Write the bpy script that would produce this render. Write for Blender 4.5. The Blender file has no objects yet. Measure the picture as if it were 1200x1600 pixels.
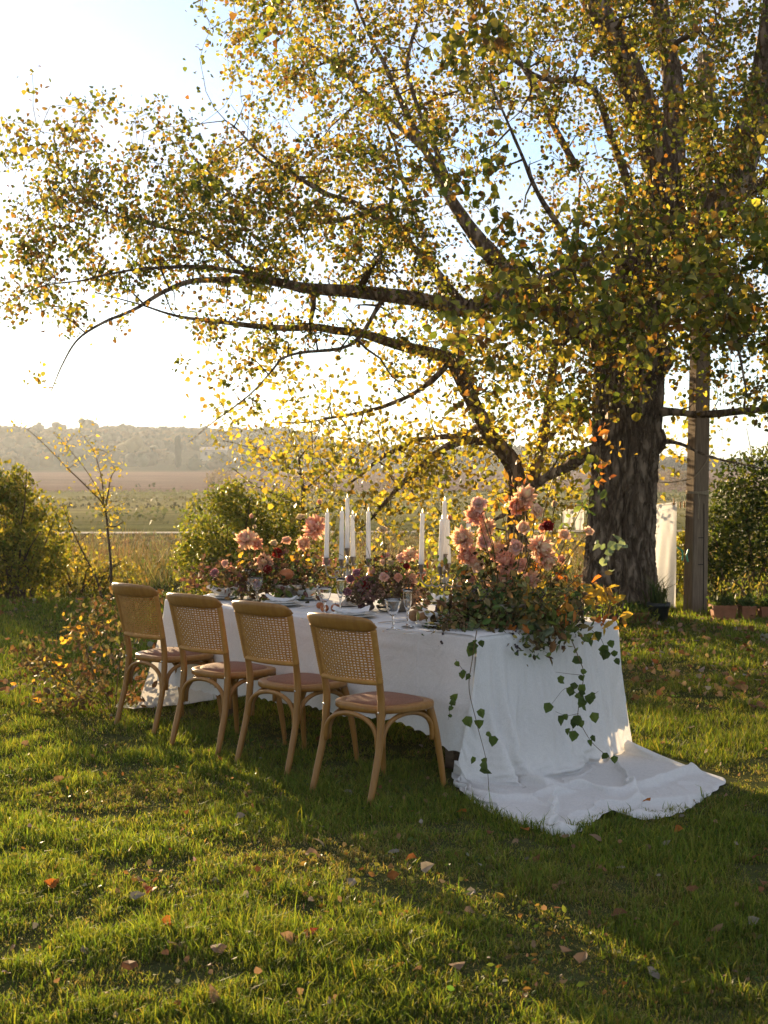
import bpy, math, random
import numpy as np
from mathutils import Vector, Matrix

SC = bpy.context.scene
COL = SC.collection
rng = np.random.default_rng(7)
random.seed(7)

# ------------------------------------------------------------------ camera, sky, sun, exposure
F_PX, HOR, CAM_H = 2200.0, 738.0, 1.6
PITCH = math.atan((800 - HOR) / F_PX)
cam_d = bpy.data.cameras.new("camera")
cam = bpy.data.objects.new("camera", cam_d)
COL.objects.link(cam)
cam.location = (0, 0, CAM_H)
cam.rotation_euler = (math.pi / 2 - PITCH, 0, 0)
cam_d.sensor_fit = 'VERTICAL'
cam_d.sensor_height = 36
cam_d.lens = F_PX / 1600 * 36
cam_d.clip_start = .05
cam_d.clip_end = 5000
cam_d.dof.use_dof = True
cam_d.dof.focus_distance = 7.9
cam_d.dof.aperture_fstop = 8.0
SC.camera = cam

SUN_AZ, SUN_EL = math.radians(-25), math.radians(9.0)     # azimuth from +Y, negative is left
world = bpy.data.worlds.new("World")
SC.world = world
world.use_nodes = True
wn, wl = world.node_tree.nodes, world.node_tree.links
wn.clear()
w_out = wn.new('ShaderNodeOutputWorld')
w_bg = wn.new('ShaderNodeBackground')
w_sky = wn.new('ShaderNodeTexSky')
w_sky.sky_type = 'NISHITA'
w_sky.sun_disc = False
w_sky.sun_elevation = SUN_EL
w_sky.sun_rotation = SUN_AZ
w_sky.air_density = .75
w_sky.dust_density = .25
w_sky.ozone_density = 2.5
w_co = wn.new('ShaderNodeTexCoord')
w_map = wn.new('ShaderNodeMapping')
w_map.inputs['Scale'].default_value = (2.0, 2.0, 9.0)
w_map.inputs['Rotation'].default_value = (0.0, 0.25, 0.3)
w_noise = wn.new('ShaderNodeTexNoise')
w_noise.inputs['Scale'].default_value = 1.7
w_noise.inputs['Detail'].default_value = 6
w_noise.inputs['Roughness'].default_value = .55
w_noise.inputs['Distortion'].default_value = .6
w_ramp = wn.new('ShaderNodeValToRGB')
w_ramp.color_ramp.elements[0].position = .40
w_ramp.color_ramp.elements[0].color = (.22, .22, .22, 1)
w_ramp.color_ramp.elements[1].position = .62
w_ramp.color_ramp.elements[1].color = (.75, .75, .75, 1)
w_mix = wn.new('ShaderNodeMixRGB')
w_mix.inputs['Color2'].default_value = (2.9, 2.72, 2.56, 1)
wl.new(w_co.outputs['Generated'], w_map.inputs['Vector'])
wl.new(w_map.outputs['Vector'], w_noise.inputs['Vector'])
wl.new(w_noise.outputs['Fac'], w_ramp.inputs['Fac'])
wl.new(w_ramp.outputs['Color'], w_mix.inputs['Fac'])
wl.new(w_sky.outputs['Color'], w_mix.inputs['Color1'])
wl.new(w_mix.outputs['Color'], w_bg.inputs['Color'])
w_bg.inputs['Strength'].default_value = 0.095
wl.new(w_bg.outputs['Background'], w_out.inputs['Surface'])

sun_d = bpy.data.lights.new("sun", 'SUN')
sun_d.energy = 5.0
sun_d.angle = math.radians(.5)
sun_d.color = (1.0, .74, .42)
sun = bpy.data.objects.new("sun", sun_d)
COL.objects.link(sun)
SUN_V = Vector((math.sin(SUN_AZ) * math.cos(SUN_EL), math.cos(SUN_AZ) * math.cos(SUN_EL), math.sin(SUN_EL)))
sun.rotation_euler = SUN_V.to_track_quat('Z', 'Y').to_euler()

SC.view_settings.view_transform = 'Standard'
SC.view_settings.look = 'None'
SC.view_settings.exposure = 1.72
SC.view_settings.gamma = 1
SC.view_settings.use_curve_mapping = False
SC.render.engine = 'CYCLES'
cy = SC.cycles
cy.use_denoising = True
cy.max_bounces = 12
cy.diffuse_bounces = 3
cy.glossy_bounces = 3
cy.transmission_bounces = 12
cy.transparent_max_bounces = 8
cy.volume_bounces = 0
cy.caustics_reflective = False
cy.caustics_refractive = False
cy.sample_clamp_indirect = 6

# ------------------------------------------------------------------ helpers
_ca, _sa = math.cos(PITCH), math.sin(PITCH)
def ray(px, py):
    X, Y = (px - 600) / F_PX, (800 - py) / F_PX
    return np.array([X, Y * _sa + _ca, Y * _ca - _sa])
def W(px, py, d):
    """point of the place seen at picture point (px, py), d metres ahead"""
    r = ray(px, py)
    return np.array([0, 0, CAM_H]) + r * (d / r[1])
def G(px, py, z=0.0):
    r = ray(px, py)
    return np.array([0, 0, CAM_H]) + r * ((z - CAM_H) / r[2])

def vnoise(p, seed=0):
    """smooth value noise, -1..1, p (N,3)"""
    p = np.asarray(p, float)
    i = np.floor(p).astype(np.int64); f = p - i
    f = f * f * (3 - 2 * f)
    def h(a, b, c):
        n = (a * 73856093) ^ (b * 19349663) ^ (c * 83492791) ^ (seed * 2654435761 & 0x7fffffff)
        n = (n ^ (n >> 13)) * 1274126177
        n = n & 0x7fffffff
        n = (n ^ (n >> 16)) * 668265263 & 0x7fffffff
        return (n & 0xfffff) / 524287.5 - 1
    x0, y0, z0 = i[:, 0], i[:, 1], i[:, 2]
    r = 0
    for dx in (0, 1):
        wx = f[:, 0] if dx else 1 - f[:, 0]
        for dy in (0, 1):
            wy = f[:, 1] if dy else 1 - f[:, 1]
            for dz in (0, 1):
                wz = f[:, 2] if dz else 1 - f[:, 2]
                r = r + h(x0 + dx, y0 + dy, z0 + dz) * wx * wy * wz
    return r
def fbm(p, o=4, seed=0, gain=.5):
    p = np.asarray(p, float); s, a, t = 0, 1.0, 0
    for k in range(o):
        s = s + a * vnoise(p * 2 ** k + 17.3 * k, seed + k); t += a; a *= gain
    return s / t
def smooth(a, b, x):
    t = np.clip((np.asarray(x, float) - a) / (b - a), 0, 1)
    return t * t * (3 - 2 * t)
def unit(v):
    v = np.asarray(v, float)
    return v / np.maximum(np.linalg.norm(v, axis=-1, keepdims=True), 1e-9)

class Acc:
    """collects pieces of one mesh"""
    def __init__(s): s.v, s.f, s.c, s.n, s.m = [], [], [], 0, []
    def add(s, V, F, C=None, mi=0):
        V = np.asarray(V, float).reshape(-1, 3)
        s.v.append(V)
        if isinstance(F, np.ndarray): s.f.append(F.astype(np.int64) + s.n)
        else:
            tri = [q for q in F if len(q) == 3]; quad = [q for q in F if len(q) == 4]; ng = [q for q in F if len(q) > 4]
            if tri: s.f.append(np.array(tri) + s.n)
            if quad: s.f.append(np.array(quad) + s.n)
            for q in ng: s.f.append(np.array([q]) + s.n)
        if C is not None:
            C = np.asarray(C, float)
            if C.ndim == 1: C = np.tile(C, (len(V), 1))
            s.c.append(C)
        s.n += len(V); return s
    def mesh(s, name, mat, smooth_=True):
        me = bpy.data.meshes.new(name)
        V = np.concatenate(s.v)
        loops = np.concatenate([f.ravel() for f in s.f])
        tot = np.concatenate([np.full(len(f), f.shape[1]) for f in s.f])
        start = np.concatenate([[0], np.cumsum(tot)[:-1]])
        me.vertices.add(len(V)); me.vertices.foreach_set('co', V.astype(np.float32).ravel())
        me.loops.add(len(loops)); me.loops.foreach_set('vertex_index', loops.astype(np.int32))
        me.polygons.add(len(tot)); me.polygons.foreach_set('loop_start', start.astype(np.int32))
        me.polygons.foreach_set('loop_total', tot.astype(np.int32))
        me.polygons.foreach_set('use_smooth', np.full(len(tot), smooth_, dtype=bool))
        if s.c:
            C = np.concatenate(s.c)
            a = me.color_attributes.new('Col', 'FLOAT_COLOR', 'POINT')
            a.data.foreach_set('color', np.column_stack([C, np.ones(len(C))]).astype(np.float32).ravel())
        me.update(calc_edges=True)
        me.validate()
        if mat is not None: me.materials.append(mat)
        return me
    def build(s, name, mat, parent=None, smooth_=True, loc=None):
        return link(name, s.mesh(name, mat, smooth_), parent, loc)
def link(name, me, parent=None, loc=None, rot=None, scale=None):
    o = bpy.data.objects.new(name, me); COL.objects.link(o)
    if parent is not None: o.parent = parent
    if loc is not None: o.location = loc
    if rot is not None: o.rotation_euler = rot
    if scale is not None: o.scale = scale if hasattr(scale, '__len__') else (scale,) * 3
    return o
def tag(o, label=None, cat=None, group=None, kind=None):
    if label: o['label'] = label
    if cat: o['category'] = cat
    if group: o['group'] = group
    if kind: o['kind'] = kind
    return o
def thing(name, loc, label, cat, group=None, rz=0):
    o = bpy.data.objects.new(name, None); COL.objects.link(o)
    o.empty_display_size = .1
    o.location = loc; o.rotation_euler = (0, 0, rz)
    return tag(o, label, cat, group)
def copy_tree(o, parent=None):
    c = o.copy(); COL.objects.link(c)
    if parent is not None: c.parent = parent
    for ch in list(o.children): copy_tree(ch, c)
    return c

def tube(P, R, n=8, cap=True, bump=None):
    P = np.asarray(P, float); k = len(P)
    R = np.broadcast_to(np.asarray(R, float), (k,))
    T = unit(np.gradient(P, axis=0))
    a = np.array([0, 0, 1.0]) if abs(T[0][2]) < .9 else np.array([1.0, 0, 0])
    N = np.zeros((k, 3)); nn = unit(a - T[0] * (a @ T[0])); N[0] = nn
    for i in range(1, k):
        nn = nn - T[i] * (nn @ T[i]); nn = unit(nn); N[i] = nn
    B = np.cross(T, N)
    th = np.arange(n) * 2 * math.pi / n
    V = P[:, None] + R[:, None, None] * (np.cos(th)[None, :, None] * N[:, None] + np.sin(th)[None, :, None] * B[:, None])
    V = V.reshape(-1, 3)
    i, j = np.meshgrid(np.arange(k - 1), np.arange(n), indexing='ij')
    j2 = (j + 1) % n
    F = np.stack([i * n + j, i * n + j2, (i + 1) * n + j2, (i + 1) * n + j], -1).reshape(-1, 4)
    FF = [tuple(q) for q in F]
    if cap and n >= 3:
        FF.append(tuple(range(n - 1, -1, -1))); FF.append(tuple((k - 1) * n + q for q in range(n)))
        return V, FF
    return V, F
def smooth_path(P, sub=6):
    """Catmull-Rom through P (k, d)"""
    P = np.asarray(P, float)
    if len(P) < 3:
        t = np.linspace(0, 1, sub + 1)[:, None]; return P[0] * (1 - t) + P[-1] * t
    Q = np.vstack([2 * P[0] - P[1], P, 2 * P[-1] - P[-2]]); out = []
    for i in range(len(P) - 1):
        p0, p1, p2, p3 = Q[i:i + 4]
        for t in np.arange(sub) / sub:
            out.append(.5 * (2 * p1 + (p2 - p0) * t + (2 * p0 - 5 * p1 + 4 * p2 - p3) * t * t + (3 * p1 - p0 - 3 * p2 + p3) * t ** 3))
    out.append(P[-1]); return np.array(out)
def lathe(prof, n=24):
    prof = np.asarray(prof, float); k = len(prof)
    th = np.arange(n) * 2 * math.pi / n
    V = np.stack([prof[:, 0:1] * np.cos(th), prof[:, 0:1] * np.sin(th), np.repeat(prof[:, 1:2], n, 1)], -1).reshape(-1, 3)
    i, j = np.meshgrid(np.arange(k - 1), np.arange(n), indexing='ij'); j2 = (j + 1) % n
    return V, np.stack([i * n + j, i * n + j2, (i + 1) * n + j2, (i + 1) * n + j], -1).reshape(-1, 4)
def grid(V):
    """V (a, b, 3) -> quads"""
    a, b = V.shape[:2]
    i, j = np.meshgrid(np.arange(a - 1), np.arange(b - 1), indexing='ij')
    return V.reshape(-1, 3), np.stack([i * b + j, (i + 1) * b + j, (i + 1) * b + j + 1, i * b + j + 1], -1).reshape(-1, 4)
def box(x0, x1, y0, y1, z0, z1, ch=0.0):
    """box with chamfered vertical and top edges"""
    c = ch
    if c <= 0:
        V = [(x, y, z) for z in (z0, z1) for (x, y) in ((x0, y0), (x1, y0), (x1, y1), (x0, y1))]
        return V, [(3, 2, 1, 0), (4, 5, 6, 7), (0, 1, 5, 4), (1, 2, 6, 5), (2, 3, 7, 6), (3, 0, 4, 7)]
    def ring(d, z):
        return [(x0 + c + d, y0 + d, z), (x1 - c - d, y0 + d, z), (x1 - d, y0 + c + d, z), (x1 - d, y1 - c - d, z), (x1 - c - d, y1 - d, z), (x0 + c + d, y1 - d, z), (x0 + d, y1 - c - d, z), (x0 + d, y0 + c + d, z)]
    V = ring(0, z0) + ring(0, z1 - c) + ring(c * .7, z1)
    Fq = [tuple(range(7, -1, -1)), tuple(range(16, 24))]
    for r in (0, 8):
        for k in range(8): Fq.append((r + k, r + (k + 1) % 8, r + 8 + (k + 1) % 8, r + 8 + k))
    return V, Fq
LEAF = {
 'poplar': (np.array([(0, 0, 0), (.46, .22, .07), (.36, .62, .09), (0, 1.02, -.04), (-.36, .62, .09), (-.46, .22, .07)]), np.array([(0, 1, 2, 3), (0, 3, 4, 5)])),
 'oval': (np.array([(0, 0, 0), (.27, .35, .05), (.22, .7, .05), (0, 1, -.06), (-.22, .7, .05), (-.27, .35, .05)]), np.array([(0, 1, 2, 3), (0, 3, 4, 5)])),
 'lance': (np.array([(0, 0, 0), (.17, .45, .03), (0, 1, -.08), (-.17, .45, .03)]), np.array([(0, 1, 2), (0, 2, 3)])),
 'dia': (np.array([(0, 0, 0), (.38, .45, .06), (0, 1, -.03), (-.38, .45, .06)]), np.array([(0, 1, 2), (0, 2, 3)])),
}
def leaves(pos, size, col, shape='poplar', droop=.5, tip=None, jit=.9):
    """many leaves: pos (N,3), size (N,), col (N,3)"""
    N = len(pos); T0, F0 = LEAF[shape]; k = len(T0)
    d = rng.normal(size=(N, 3)); d[:, 2] -= droop * 1.3
    if tip is not None: d = d * jit + tip
    d = unit(d)
    a = rng.normal(size=(N, 3)); n = unit(a - d * np.sum(a * d, 1, keepdims=True)); b = np.cross(d, n)
    s = np.asarray(size)[:, None, None]
    curl = rng.uniform(-.6, 1.8, N)[:, None, None]
    V = pos[:, None] + s * (T0[None, :, 0:1] * b[:, None] + T0[None, :, 1:2] * d[:, None] + T0[None, :, 2:3] * curl * n[:, None])
    F = (F0[None] + (np.arange(N) * k)[:, None, None]).reshape(-1, F0.shape[1])
    return V.reshape(-1, 3), F, np.repeat(np.asarray(col), k, 0)
def pick(palette, N, jit=.18, w=None):
    p = np.array(palette, float)
    c = p[rng.choice(len(p), N, p=None if w is None else np.array(w) / sum(w))]
    return np.clip(c * (1 + jit * rng.normal(size=(N, 1))) * (1 + .07 * rng.normal(size=(N, 3))), .004, 1)

# ------------------------------------------------------------------ materials
MATS = {}
def nodes(name):
    m = bpy.data.materials.new(name); m.use_nodes = True
    nt = m.node_tree; nt.nodes.clear()
    o = nt.nodes.new('ShaderNodeOutputMaterial'); MATS[name] = m
    return m, nt, o
def N_(nt, t, **kw):
    n = nt.nodes.new(t)
    for k, v in kw.items():
        if k in n.inputs: n.inputs[k].default_value = v
        else: setattr(n, k, v)
    return n
def leafy(name, trans=.45, gloss=.25, rough=.45, tint=(1.25, 1.15, .55), texture=True):
    m, nt, o = nodes(name); L = nt.links
    at = N_(nt, 'ShaderNodeAttribute', attribute_name='Col')
    col = at.outputs['Color']
    if texture:
        no = N_(nt, 'ShaderNodeTexNoise', Scale=34.0, Detail=3.0)
        rp = N_(nt, 'ShaderNodeMapRange'); rp.inputs['To Min'].default_value = .65; rp.inputs['To Max'].default_value = 1.35
        g = N_(nt, 'ShaderNodeTexCoord'); L.new(g.outputs['Object'], no.inputs['Vector'])
        L.new(no.outputs['Fac'], rp.inputs['Value'])
        mx = N_(nt, 'ShaderNodeMixRGB', blend_type='MULTIPLY', Fac=1.0)
        L.new(col, mx.inputs['Color1']); L.new(rp.outputs['Result'], mx.inputs['Color2']); col = mx.outputs['Color']
    p = N_(nt, 'ShaderNodeBsdfPrincipled', Roughness=rough)
    p.inputs['Specular IOR Level'].default_value = gloss
    t = N_(nt, 'ShaderNodeBsdfTranslucent')
    tm = N_(nt, 'ShaderNodeMixRGB', blend_type='MULTIPLY', Fac=1.0); tm.inputs['Color2'].default_value = (*tint, 1)
    L.new(col, tm.inputs['Color1']); L.new(col, p.inputs['Base Color']); L.new(tm.outputs['Color'], t.inputs['Color'])
    mix = N_(nt, 'ShaderNodeMixShader', Fac=trans)
    L.new(p.outputs[0], mix.inputs[1]); L.new(t.outputs[0], mix.inputs[2]); L.new(mix.outputs[0], o.inputs['Surface'])
    return m
def plain(name, c1, c2=None, scale=8.0, rough=.6, spec=.4, bump=0.0, bscale=40.0, stretch=(1, 1, 1), metal=0.0, trans=0.0, detail=5.0, sheen=0.0, coat=0.0):
    """principled with a two-colour noise and a noise bump"""
    m, nt, o = nodes(name); L = nt.links
    p = N_(nt, 'ShaderNodeBsdfPrincipled', Roughness=rough, Metallic=metal)
    p.inputs['Specular IOR Level'].default_value = spec
    p.inputs['Sheen Weight'].default_value = sheen
    p.inputs['Coat Weight'].default_value = coat
    g = N_(nt, 'ShaderNodeTexCoord'); mp = N_(nt, 'ShaderNodeMapping'); mp.inputs['Scale'].default_value = stretch
    L.new(g.outputs['Object'], mp.inputs['Vector'])
    c2 = c2 or tuple(x * .7 for x in c1)
    no = N_(nt, 'ShaderNodeTexNoise', Scale=scale, Detail=detail, Roughness=.6); L.new(mp.outputs[0], no.inputs['Vector'])
    rp = N_(nt, 'ShaderNodeMapRange'); rp.inputs['From Min'].default_value = .3; rp.inputs['From Max'].default_value = .7
    L.new(no.outputs['Fac'], rp.inputs['Value'])
    mx = N_(nt, 'ShaderNodeMixRGB'); mx.inputs['Color1'].default_value = (*c2, 1); mx.inputs['Color2'].default_value = (*c1, 1)
    L.new(rp.outputs['Result'], mx.inputs['Fac']); L.new(mx.outputs['Color'], p.inputs['Base Color'])
    if bump:
        n2 = N_(nt, 'ShaderNodeTexNoise', Scale=bscale, Detail=5.0, Roughness=.6); L.new(mp.outputs[0], n2.inputs['Vector'])
        b = N_(nt, 'ShaderNodeBump', Strength=1.0, Distance=bump); L.new(n2.outputs['Fac'], b.inputs['Height']); L.new(b.outputs[0], p.inputs['Normal'])
    if trans:
        t = N_(nt, 'ShaderNodeBsdfTranslucent'); L.new(mx.outputs['Color'], t.inputs['Color'])
        s = N_(nt, 'ShaderNodeMixShader', Fac=trans); L.new(p.outputs[0], s.inputs[1]); L.new(t.outputs[0], s.inputs[2]); L.new(s.outputs[0], o.inputs['Surface'])
    else: L.new(p.outputs[0], o.inputs['Surface'])
    return m
def vcol(name, rough=.8, spec=.2):
    m, nt, o = nodes(name)
    p = N_(nt, 'ShaderNodeBsdfPrincipled', Roughness=rough); p.inputs['Specular IOR Level'].default_value = spec
    at = N_(nt, 'ShaderNodeAttribute', attribute_name='Col'); nt.links.new(at.outputs['Color'], p.inputs['Base Color'])
    nt.links.new(p.outputs[0], o.inputs['Surface']); return m
def linen(name, col=(.80, .77, .735), trans=.22):
    m, nt, o = nodes(name); L = nt.links
    p = N_(nt, 'ShaderNodeBsdfPrincipled', Roughness=.85); p.inputs['Specular IOR Level'].default_value = .15; p.inputs['Sheen Weight'].default_value = .15
    g = N_(nt, 'ShaderNodeTexCoord')
    hs = []
    for st in ((700, 40, 60), (40, 700, 60), (60, 50, 700)):
        mp = N_(nt, 'ShaderNodeMapping'); mp.inputs['Scale'].default_value = st; L.new(g.outputs['Object'], mp.inputs['Vector'])
        no = N_(nt, 'ShaderNodeTexNoise', Scale=1.0, Detail=2.0); L.new(mp.outputs[0], no.inputs['Vector']); hs.append(no)
    a = N_(nt, 'ShaderNodeMath', operation='ADD'); L.new(hs[0].outputs['Fac'], a.inputs[0]); L.new(hs[1].outputs['Fac'], a.inputs[1])
    a2 = N_(nt, 'ShaderNodeMath', operation='ADD'); L.new(a.outputs[0], a2.inputs[0]); L.new(hs[2].outputs['Fac'], a2.inputs[1])
    wr = N_(nt, 'ShaderNodeTexNoise', Scale=9.0, Detail=6.0, Roughness=.62, Distortion=.8); L.new(g.outputs['Object'], wr.inputs['Vector'])
    b1 = N_(nt, 'ShaderNodeBump', Strength=.5, Distance=.02); L.new(wr.outputs['Fac'], b1.inputs['Height'])
    b = N_(nt, 'ShaderNodeBump', Strength=.35, Distance=.0012); L.new(a2.outputs[0], b.inputs['Height']); L.new(b1.outputs[0], b.inputs['Normal'])
    rp = N_(nt, 'ShaderNodeMapRange'); rp.inputs['From Min'].default_value = 1.1; rp.inputs['From Max'].default_value = 1.9; rp.inputs['To Min'].default_value = .88; rp.inputs['To Max'].default_value = 1.06
    L.new(a2.outputs[0], rp.inputs['Value'])
    mx = N_(nt, 'ShaderNodeMixRGB', blend_type='MULTIPLY', Fac=1.0); mx.inputs['Color1'].default_value = (*col, 1); L.new(rp.outputs[0], mx.inputs['Color2'])
    L.new(mx.outputs[0], p.inputs['Base Color']); L.new(b.outputs[0], p.inputs['Normal'])
    t = N_(nt, 'ShaderNodeBsdfTranslucent'); L.new(mx.outputs[0], t.inputs['Color'])
    s = N_(nt, 'ShaderNodeMixShader', Fac=trans); L.new(p.outputs[0], s.inputs[1]); L.new(t.outputs[0], s.inputs[2]); L.new(s.outputs[0], o.inputs['Surface'])
    return m
M_leaf = leafy('leaf_tree', .56, .2, tint=(1.2, 1.2, .55))
M_shrub = leafy('leaf_shrub', .55, .2)
M_grass = leafy('grass_blade', .5, .1, .6, (1.3, 1.27, .5), texture=False)
M_dry = leafy('leaf_dry', .3, .12, .65, (1.05, 1.0, .75))
M_petal = leafy('petal', .45, .05, .7, (1.05, .95, .88))
M_wood = plain('chair_wood', (.32, .15, .030), (.23, .10, .018), 7, .42, .4, .0006, 60, (6, 6, 1))
M_cane = plain('chair_cane', (.44, .22, .05), (.32, .145, .028), 30, .6, .25, .0004, 200)
M_seat = plain('chair_seat_weave', (.27, .138, .085), (.15, .072, .044), 160, .75, .2, .003, 130)
M_linen = linen('linen')
M_napkin = linen('napkin_cloth', (.8, .79, .77), .3)
def bark_mat():
    m, nt, o = nodes('bark'); L = nt.links
    g = N_(nt, 'ShaderNodeTexCoord'); mp = N_(nt, 'ShaderNodeMapping'); mp.inputs['Scale'].default_value = (1, 1, .27); L.new(g.outputs['Object'], mp.inputs['Vector'])
    n = N_(nt, 'ShaderNodeTexNoise', Scale=5.0, Detail=5.0, Roughness=.65); L.new(mp.outputs[0], n.inputs['Vector'])
    sc = N_(nt, 'ShaderNodeVectorMath', operation='SCALE'); sc.inputs['Scale'].default_value = .22; L.new(n.outputs['Color'], sc.inputs[0])
    ad = N_(nt, 'ShaderNodeVectorMath', operation='ADD'); L.new(mp.outputs[0], ad.inputs[0]); L.new(sc.outputs[0], ad.inputs[1])
    v = N_(nt, 'ShaderNodeTexVoronoi', feature='DISTANCE_TO_EDGE', Scale=9.5); L.new(ad.outputs[0], v.inputs['Vector'])
    f = N_(nt, 'ShaderNodeTexNoise', Scale=30.0, Detail=8.0, Roughness=.7); L.new(mp.outputs[0], f.inputs['Vector'])
    h = N_(nt, 'ShaderNodeMapRange', interpolation_type='SMOOTHSTEP'); h.inputs['From Max'].default_value = .28; L.new(v.outputs['Distance'], h.inputs['Value'])
    s = N_(nt, 'ShaderNodeMath', operation='MULTIPLY_ADD'); s.inputs[1].default_value = .55; L.new(f.outputs['Fac'], s.inputs[0]); L.new(h.outputs[0], s.inputs[2])
    rp = N_(nt, 'ShaderNodeValToRGB'); cr = rp.color_ramp
    cr.elements.new(.55)
    for e, (p_, c_) in zip(cr.elements, ((.08, (.10, .066, .043)), (.5, (.28, .195, .13)), (1.0, (.44, .32, .225)))): e.position = p_; e.color = (*c_, 1)
    mr = N_(nt, 'ShaderNodeMapRange'); mr.inputs['From Max'].default_value = 1.4; L.new(s.outputs[0], mr.inputs['Value']); L.new(mr.outputs[0], rp.inputs[0])
    p = N_(nt, 'ShaderNodeBsdfPrincipled', Roughness=.95); p.inputs['Specular IOR Level'].default_value = .05
    b = N_(nt, 'ShaderNodeBump', Strength=1.0, Distance=.09); L.new(s.outputs[0], b.inputs['Height'])
    L.new(rp.outputs[0], p.inputs['Base Color']); L.new(b.outputs[0], p.inputs['Normal']); L.new(p.outputs[0], o.inputs[0]); return m
M_bark = bark_mat()
M_oldbark = plain('bark_plain', (.25, .165, .105), (.085, .055, .036), 11, .95, .1, .05, 16, (1, 1, .22), detail=8)
M_twig = plain('twig_bark', (.12, .08, .045), (.06, .04, .025), 20, .9, .15)
M_stem = plain('stem', (.14, .11, .04), (.08, .07, .02), 20, .7, .2)
M_china = plain('china', (.72, .71, .67), (.66, .65, .6), 5, .22, .5)
M_wax = plain('candle_wax', (.85, .82, .78), (.8, .77, .72), 20, .45, .4, trans=.25)
M_silver = plain('tarnished_silver', (.42, .37, .31), (.22, .18, .14), 30, .3, .5, .0006, 80, metal=1.0)
M_steel = plain('cutlery_steel', (.6, .58, .55), (.5, .48, .45), 10, .22, .5, metal=1.0)
def glass():
    m, nt, o = nodes('glass')
    p = N_(nt, 'ShaderNodeBsdfPrincipled', Roughness=.02, IOR=1.45); p.inputs['Transmission Weight'].default_value = 1; p.inputs['Base Color'].default_value = (.96, .97, .97, 1)
    nt.links.new(p.outputs[0], o.inputs['Surface']); return m
M_glass = glass()
# ------------------------------------------------------------------ terrain
def ht(x, y):
    x = np.asarray(x, float); y = np.asarray(y, float)
    p = np.stack([x, y, 0 * x], -1)
    z = .035 * vnoise(p * .45, 3) * smooth(2, 5, y) * smooth(19, 12, y)
    z = z - 2.0 * smooth(19.5, 46, y) + smooth(20, 40, y) * .12 * vnoise(p * .25, 5) * smooth(90, 60, y)
    z = z + 4.5 * smooth(300, 600, y) * (.8 + .3 * vnoise(p * .004, 9))
    prof = 23 - 9.5 * smooth(-62, -10, x) - 10 * smooth(60, 170, x) + 3.0 * vnoise(p * .012, 11) + 1.2 * vnoise(p * .035, 12)
    return z + (prof - 4) * smooth(560, 800, y)
ys = np.concatenate([np.linspace(-8, 20, 70), np.linspace(20.6, 60, 60), np.linspace(62, 300, 60), np.linspace(305, 960, 110)])
sx = np.linspace(-1, 1, 121)
X = sx[None, :] * (30 + .42 * np.maximum(ys, 0))[:, None]
Y = np.repeat(ys[:, None], 121, 1)
V, Fq = grid(np.stack([X, Y, ht(X.ravel(), Y.ravel()).reshape(X.shape)], -1))
def ground_mat():
    m, nt, o = nodes('ground'); L = nt.links
    g = N_(nt, 'ShaderNodeTexCoord'); sp = N_(nt, 'ShaderNodeSeparateXYZ'); L.new(g.outputs['Object'], sp.inputs[0])
    mp = N_(nt, 'ShaderNodeMapping'); mp.inputs['Scale'].default_value = (.02, .10, 1); L.new(g.outputs['Object'], mp.inputs[0])
    n1 = N_(nt, 'ShaderNodeTexNoise', Scale=1.0, Detail=6.0, Roughness=.6); L.new(mp.outputs[0], n1.inputs[0])
    md = N_(nt, 'ShaderNodeMath', operation='MULTIPLY_ADD'); md.inputs[1].default_value = 14; L.new(n1.outputs['Fac'], md.inputs[0]); L.new(sp.outputs[1], md.inputs[2])
    dv = N_(nt, 'ShaderNodeMath', operation='DIVIDE'); dv.inputs[1].default_value = 1000; L.new(md.outputs[0], dv.inputs[0])
    rp = N_(nt, 'ShaderNodeValToRGB'); cr = rp.color_ramp
    stops = [(0.0, (.055, .06, .022)), (.026, (.055, .058, .022)), (.034, (.13, .10, .045)), (.085, (.13, .105, .045)), (.098, (.12, .115, .04)), (.14, (.26, .22, .095)), (.20, (.25, .22, .10)), (.262, (.17, .16, .065)), (.275, (.17, .11, .08)), (.55, (.20, .13, .095)), (.60, (.09, .075, .035)), (.9, (.06, .055, .025))]
    while len(cr.elements) < len(stops): cr.elements.new(.5)
    for e, (p_, c_) in zip(cr.elements, stops): e.position = p_; e.color = (*c_, 1)
    L.new(dv.outputs[0], rp.inputs[0])
    n2 = N_(nt, 'ShaderNodeTexNoise', Scale=2.2, Detail=8.0, Roughness=.65); L.new(mp.outputs[0], n2.inputs[0])
    n3 = N_(nt, 'ShaderNodeTexNoise', Scale=3.0, Detail=8.0, Roughness=.7); L.new(g.outputs['Object'], n3.inputs[0])
    ad = N_(nt, 'ShaderNodeMath', operation='ADD'); L.new(n2.outputs[0], ad.inputs[0]); L.new(n3.outputs[0], ad.inputs[1])
    mr = N_(nt, 'ShaderNodeMapRange'); mr.inputs['From Min'].default_value = .7; mr.inputs['From Max'].default_value = 1.3; mr.inputs['To Min'].default_value = .45; mr.inputs['To Max'].default_value = 1.5
    L.new(ad.outputs[0], mr.inputs[0])
    mx = N_(nt, 'ShaderNodeMixRGB', blend_type='MULTIPLY', Fac=1.0); L.new(rp.outputs[0], mx.inputs[1]); L.new(mr.outputs[0], mx.inputs[2])
    p = N_(nt, 'ShaderNodeBsdfPrincipled', Roughness=.95); p.inputs['Specular IOR Level'].default_value = 0.0
    b = N_(nt, 'ShaderNodeBump', Strength=1.0, Distance=.03); L.new(n3.outputs[0], b.inputs['Height'])
    L.new(mx.outputs[0], p.inputs['Base Color']); L.new(b.outputs[0], p.inputs['Normal']); L.new(p.outputs[0], o.inputs[0]); return m
a = Acc(); a.add(V, Fq)
tag(a.build('ground', ground_mat()), kind='structure')
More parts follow.
